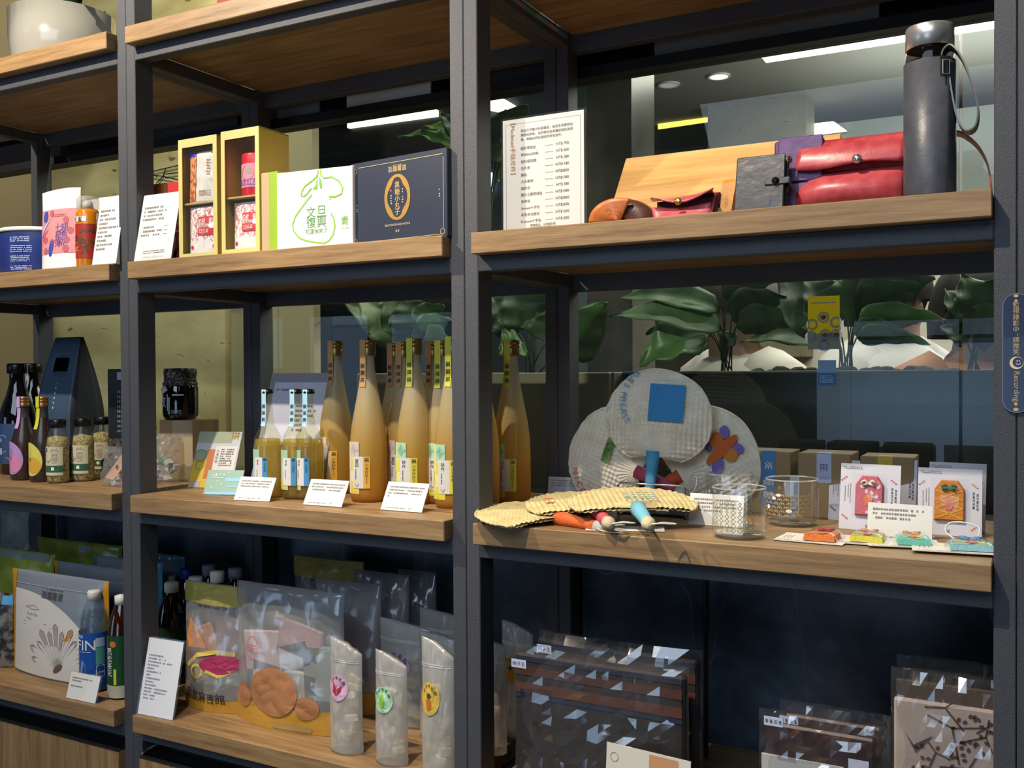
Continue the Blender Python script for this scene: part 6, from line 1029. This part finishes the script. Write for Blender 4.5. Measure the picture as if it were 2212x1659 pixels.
o1 = [(.0115*cs*cos(2*pi*k/40), cy+.0115*cs*sin(2*pi*k/40)) for k in range(40)]; i1 = [(cs*(.0022+.0088*cos(2*pi*k/40)), cy+cs*(.0009+.0092*sin(2*pi*k/40))) for k in range(40)]; deco(t, 'moon', flat(0), (o1+i1, [(k, (k+1) % 40, 40+(k+1) % 40, 40+k) for k in range(40)]), mat('#e6d8ae', .4), .0006)
deco(t, 'smile', flat(0), merge(ellipse(.001*cs, cy+.0035*cs, .0007, .0009), ellipse(.0045*cs, cy+.0035*cs, .0007, .0009), line([(-.001*cs, cy-.001*cs), (.001*cs, cy-.0028*cs), (.004*cs, cy-.003*cs), (.007*cs, cy-.0005*cs)], .0009)), mat('#e6d8ae', .4), .0006)
def sticker(label, x0, x1, y0, y1, name):
    a, b = atY(x0, y0, .4275), atY(x1, y1, .4275); t = thing(name, label, 'poster', ((a.x+b.x)/2, .4275, b.z)); return t, b.x-a.x, a.z-b.z
t, w_, h = sticker('yellow notice with pale blue dishes stuck on the glass', 1745, 1814, 641, 754, 'glass_notice'); Bx('sheet', milky([(0, '#e8da2c'), (1, '#e8da2c')], 1.0, .5, .5), t, -w_/2, w_/2, -.0004, .0002, 0, h, 0); deco(t, 'blue_wash', flat(-.0004), rect(-w_/2, w_/2, 0, h*.3), milky([(0, '#a9c0ec'), (1, '#a9c0ec')], 1.0, .5, .5), .0003); deco(t, 'dishes', flat(-.0004), merge(*[line([(w_*a+w_*.15*cos(q*.35), h*b+w_*.15*sin(q*.35)) for q in range(19)], w_*.08) for a, b in ((0, .6), (.38, .5), (-.36, .47), (.05, .27), (.4, .27), (-.4, .24), (.02, .07))]), milky([(0, '#b4c8f4'), (1, '#b4c8f4')], 1.0, .5, .5), .0006, 'stuff'); deco(t, 'food', flat(-.0004), merge(*[ellipse(w_*a, h*b, w_*.09, w_*.08) for a, b in ((0, .6), (.05, .27), (.4, .27))]), mat('#7a5a34', .5), .0009, 'stuff'); deco(t, 'lettering', flat(-.0004), bars(-w_*.4, w_*.42, h*.9, h*.85, 1, 4, w_*.06), mat('#8fb0dc', .5), .0006)
t, w_, h = sticker('small blue sticker on the glass below the yellow notice', 1767, 1806, 778, 833, 'glass_sticker'); Bx('sheet', mat('#8fc4f4', .5), t, -w_/2, w_/2, -.0004, .0002, 0, h, 0); deco(t, 'blue_half', flat(-.0004), rect(-w_/2, w_/2, 0, h*.5), mat('#2f78c4', .5), .0003); deco(t, 'small_print', flat(-.0004), merge(bars(-w_*.42, w_*.1, h*.92, h*.58, 3, 4, w_*.08), bars(-w_*.4, w_*.4, h*.42, h*.1, 4, 6, w_*.07)), mat('#b9d4f0', .5), .0006)
# ================================================================== planters and plants behind the glass
def planter(label, x0, x1, Y, d, mt, zt, lip=None):
    a, b = atY(x0, 803, Y).x, atY(x1, 803, Y).x; t = thing('planter', label, 'planter', ((a+b)/2, Y, FL)); w_ = b-a; H = zt-FL
    Bx('front_wall', mt, t, -w_/2, w_/2, 0, .012, 0, H, .002); Bx('back_wall', mt, t, -w_/2, w_/2, d-.012, d, 0, H, .002)
    for s in (-1, 1): Bx('end_wall', mt, t, s*w_/2-.006, s*w_/2+.006, .012, d-.012, 0, H, .001)
    MB().grid(lambda u, v: (-w_/2+.01+(w_-.02)*u, .012+(d-.024)*v, H-.012+.006*noise.noise(Vector((u*9, v*4, 1)))), 30, 8).build('soil', mat('#2b231d', .9), t)
    if lip: Bx('top_lip', lip, t, -w_/2, w_/2, -.002, .014, H-.004, H+.001)
    return t, w_, H
planter('grey concrete planter behind the glass, right of the middle post', 770, 1316, .58, .26, mat('#8f8674', .6), .2215); t, w_, H = planter('long dark planter with a pale lip behind the glass', 1345, 2420, .62, .28, mat('#141a26', .25), .222, mat('#8f9488', .4))
rnd = random.Random(4)
for k in range(16):
    px = 1640+28*k+rnd.uniform(-8, 8); p = atY(px, 800, .66+rnd.uniform(-.02, .04)); r = rnd.uniform(.012, .022); o = MB().lathe([(0, -.3*r), (r*.8, -.1*r), (r, .25*r), (r*.7, .6*r), (0, .75*r)], 9).build('stone', mat(rnd.choice(('#3a302c', '#4a3d38', '#2c2522')), .8), t, smooth=True); o.location = p-Vector(t.location); o.location.z = H-.006; o.rotation_euler = (rnd.uniform(-.3, .3), rnd.uniform(-.3, .3), rnd.random()*3)
def plant(label, base, Y, leaves, mts, stem='#3d4f2c', zb=.215, name='foliage_plant'):
    b0 = atY(base, 800, Y); t = thing(name, label, 'plant', (b0.x, Y, zb)); o = Vector(t.location); SM = mat(stem, .5)
    for i, L in enumerate(leaves):
        (x0, y0), (x1, y1), wpx = L[0], L[1], L[2]; dy0 = L[3] if len(L) > 3 else 0; dy1 = L[4] if len(L) > 4 else .0
        a, b = atY(x0, y0, Y+dy0)-o, atY(x1, y1, Y+dy1)-o; k = mpp(a+o); lf = leaf(t, a, b, wpx*k*1.45, mts[i % len(mts)], .12, L[5] if len(L) > 5 else .9, .05, seed=i, nu=8, nv=14)
        MB().tube(curve([((i % 5-2)*.006, (i % 3-1)*.006, 0), (a*.5)+Vector((0, 0, a.z*.18)), a], 5), .0016, 5).build('stem', SM, t, smooth=True)
LG = [LEAFM, LEAFD, LEAFM, speck([(.3, '#3f6434'), (.7, '#5c8448')], 20, .4)]
plant('broad-leaved plant with drooping leaves above the standing fans', 1572, .70, [((1556, 668), (1330, 646), 52, 0, -.03), ((1560, 712), (1316, 684), 58, -.02, -.05), ((1545, 700), (1395, 722), 60, .02, .0), ((1530, 716), (1382, 790), 105, -.02, -.05), ((1500, 660), (1420, 655), 40, .05, .05), ((1560, 640), (1690, 596), 60, .02, 0), ((1580, 690), (1700, 640), 70), ((1590, 705), (1735, 700), 60), ((1590, 720), (1560, 780), 44)], [LG[0], LG[0], LG[1], LG[3], LG[1], LG[1], LG[1], LG[0], LG[1]])
plant('big dark leafed plant around the yellow notice', 1828, .72, [((1800, 720), (1680, 590), 110, 0, .04), ((1795, 690), (1735, 600), 90), ((1840, 700), (1900, 590), 120), ((1850, 690), (1990, 610), 80), ((1850, 705), (2040, 690), 60), ((1845, 720), (1960, 722), 50), ((1810, 735), (1600, 740), 60, .05, .08), ((1815, 715), (1690, 690), 70), ((1860, 680), (2020, 600), 90), ((1835, 650), (1820, 585), 90, .06, .1), ((1850, 730), (2010, 745), 44)], [LEAFD, LEAFD, LEAFM, LEAFD, LG[3], LEAFD, LEAFM, LEAFD])
plant('leafy plant at the right end of the dark planter', 2105, .70, [((2100, 715), (2040, 625), 90), ((2110, 700), (2075, 590), 100), ((2120, 720), (2185, 660), 80), ((2105, 740), (2170, 720), 60), ((2090, 740), (2030, 705), 46), ((2115, 705), (2150, 600), 90)], [LEAFD, LEAFM, LG[3], LEAFM])
plant('leafy plant in the concrete planter right of the middle post', 1150, .68, [((1120, 720), (1060, 640), 80), ((1140, 710), (1100, 610), 90), ((1160, 720), (1180, 620), 90), ((1130, 740), (1078, 765), 70, -.03, -.06), ((1215, 775), (1312, 652), 88, -.04, -.06), ((1180, 740), (1205, 660), 70)], [LEAFD, LEAFD, LEAFM, LG[3], LG[3]])
plant('dim leafy plant behind the tall frosted bottles', 905, .68, [((880, 740), (775, 640), 90), ((890, 720), (835, 630), 80), ((905, 720), (975, 690), 46), ((900, 705), (960, 660), 50), ((885, 745), (745, 655), 70), ((915, 735), (985, 760), 60), ((895, 710), (880, 640), 80)], [LEAFM, LEAFD, LG[3], LEAFM, LEAFD])
plant('tall split-leaf plant between the navy gift box and the price list', 1035, .60, [((1005, 335), (858, 297), 52, 0, -.02, .5), ((1005, 315), (912, 273), 44, 0, 0, .6), ((1000, 300), (952, 246), 40), ((1080, 340), (1092, 236), 70), ((1078, 310), (1140, 226), 64), ((1075, 350), (1080, 300), 60, -.02, -.02), ((1070, 345), (1075, 392), 56), ((1005, 345), (940, 335), 46), ((1010, 290), (1000, 240), 40)], [LEAFL, LEAFL, LEAFM, LEAFD, LEAFD, LEAFM], name='split_leaf_plant')

# black wire ornament on the wall behind the price list
P0 = atY(355, 378, .944); t = thing('wire_ornament', 'black wire ornament on the stone wall behind the orange carton', 'ornament', P0)
for i, (x0, y0, x1, y1) in enumerate([(322, 372, 386, 357), (324, 377, 352, 381), (352, 381, 388, 389), (352, 381, 338, 396), (352, 381, 358, 364), (358, 376, 390, 372)]): MB().tube([atY(x0, y0, .944)-Vector(t.location), atY(x1, y1, .944)-Vector(t.location)], .0018, 5).build('wire', BLACK, t)
# people on the far side of the planters
def person(label, px, Y, rz, shirt, trousers, hair, skin='#c49a80', H=1.62, arm=0):
    p = atY(px, 800, Y); t = thing('person', label, 'person', (p.x, Y, FL), rz); k = H/1.62; V = []; E = []; Rr = []
    def J(co, r, pa=None):
        V.append(tuple(c*k for c in co)); Rr.append(r*k); i = len(V)-1
        if pa is not None: E.append((pa, i))
        return i
    pel = J((0, 0, .90), .115); wa = J((0, .0, 1.04), .10, pel); ch = J((0, .01, 1.22), .125, wa); nb = J((0, .01, 1.36), .07, ch); nk = J((0, .0, 1.42), .048, nb); hd = J((0, -.015, 1.49), .075, nk); ht = J((0, -.01, 1.56), .07, hd)
    for s in (-1, 1):
        sh = J((s*.15, .01, 1.335), .056, nb); e = J((s*.215, .0-.02*arm, 1.08), .042, sh); wr = J((s*.20, -.07-.15*arm, .87+.16*arm), .028, e); pm = J((s*.195, -.09-.19*arm, .80+.15*arm), .03, wr)
        for f in range(4): a = J((s*(.212-.014*f), -.10-.21*arm, .75+.13*arm), .0088, pm); J((s*(.208-.013*f), -.115-.23*arm, .71+.12*arm), .008, a)
        th = J((s*.165, -.125-.21*arm, .79+.15*arm), .0095, pm); J((s*.16, -.14-.22*arm, .765+.14*arm), .0085, th)
        hp = J((s*.085, 0, .84), .085, pel); kn = J((s*.09, -.01, .48), .056, hp); an = J((s*.09, .01, .09), .038, kn); J((s*.09, -.13, .035), .034, an)
    me = bpy.data.meshes.new('body'); me.from_pydata(V, E, []); o = bpy.data.objects.new('body', me); COL.objects.link(o); o.parent = t
    md = o.modifiers.new('skin', 'SKIN'); md.use_smooth_shade = True
    for i, sv in enumerate(me.skin_vertices[0].data): sv.radius = (Rr[i], Rr[i]); sv.use_root = (i == 0)
    o.modifiers.new('sub', 'SUBSURF').render_levels = 1; me.materials.append(mat(skin, .55))
    M = MB(); M.lathe([(a*k, z*k) for a, z in ((.155, .84), (.15, .95), (.14, 1.06), (.165, 1.2), (.18, 1.3), (.165, 1.36), (.10, 1.40), (.06, 1.415))], 20, sq=.72)
    for s in (-1, 1): M.tube([(s*.08*k, .01*k, 1.355*k), (s*.13*k, .01*k, 1.335*k), (s*.18*k, .005*k, 1.25*k), (s*.205*k, -.01*k, 1.13*k)], [.08*k, .08*k, .072*k, .064*k], 10)
    M.build('shirt', mat(shirt, .8), t, smooth=True); M = MB()
    for s in (-1, 1): M.tube([(s*.075*k, 0, .9*k), (s*.085*k, 0, .8*k), (s*.09*k, -.01*k, .48*k), (s*.09*k, .01*k, .1*k)], [.115*k, .105*k, .08*k, .06*k], 12)
    M.build('trousers', mat(trousers, .8), t, smooth=True)
    MB().grid(lambda u, v: ((.098*sin(v*1.75)*cos(u*2*pi))*k, (.004+.108*sin(v*1.75)*sin(u*2*pi)+(.02 if sin(u*2*pi) > 0 else -.004))*k, (1.535+.105*cos(v*1.75)-(.06*v*v if sin(u*2*pi) > -.3 else 0))*k), 20, 8).build('hair', mat(hair, .6), t, smooth=True)
    MB().lathe([(0, 0), (.012*k, .004*k), (.009*k, .02*k), (.003*k, .035*k)], 8).build('nose', mat(skin, .55), t, smooth=True, loc=(0, -.092*k, 1.485*k))
    for s in (-1, 1): MB().lathe([(0, -.006), (.008, 0), (0, .006)], 8).build('eye', mat('#1a1412', .3), t, smooth=True, loc=(s*.03*k, -.083*k, 1.525*k)); MB().lathe([(0, -.02), (.012, 0), (0, .02)], 8, sq=1.4).build('ear', mat(skin, .55), t, smooth=True, loc=(s*.082*k, 0, 1.505*k))
    MB().lathe([(0, -.003), (.018, 0), (0, .003)], 8, sq=.4).build('mouth', mat('#8f4a44', .5), t, smooth=True, loc=(0, -.085*k, 1.455*k))
person('person in a pale beige shirt seen through the leaves', 1592, 1.3, -.6, '#d8d0c4', '#3a3a40', '#3a2c24', H=1.74, arm=.4)
person('person in an orange-brown top behind the right-hand plant', 2118, 1.25, .5, '#b5794a', '#2c2c34', '#1c1614', H=1.72, arm=.5)
person('person in a white top passing behind the plants', 1925, 1.7, .9, '#dcd8d4', '#26262c', '#2a211c', H=1.78)
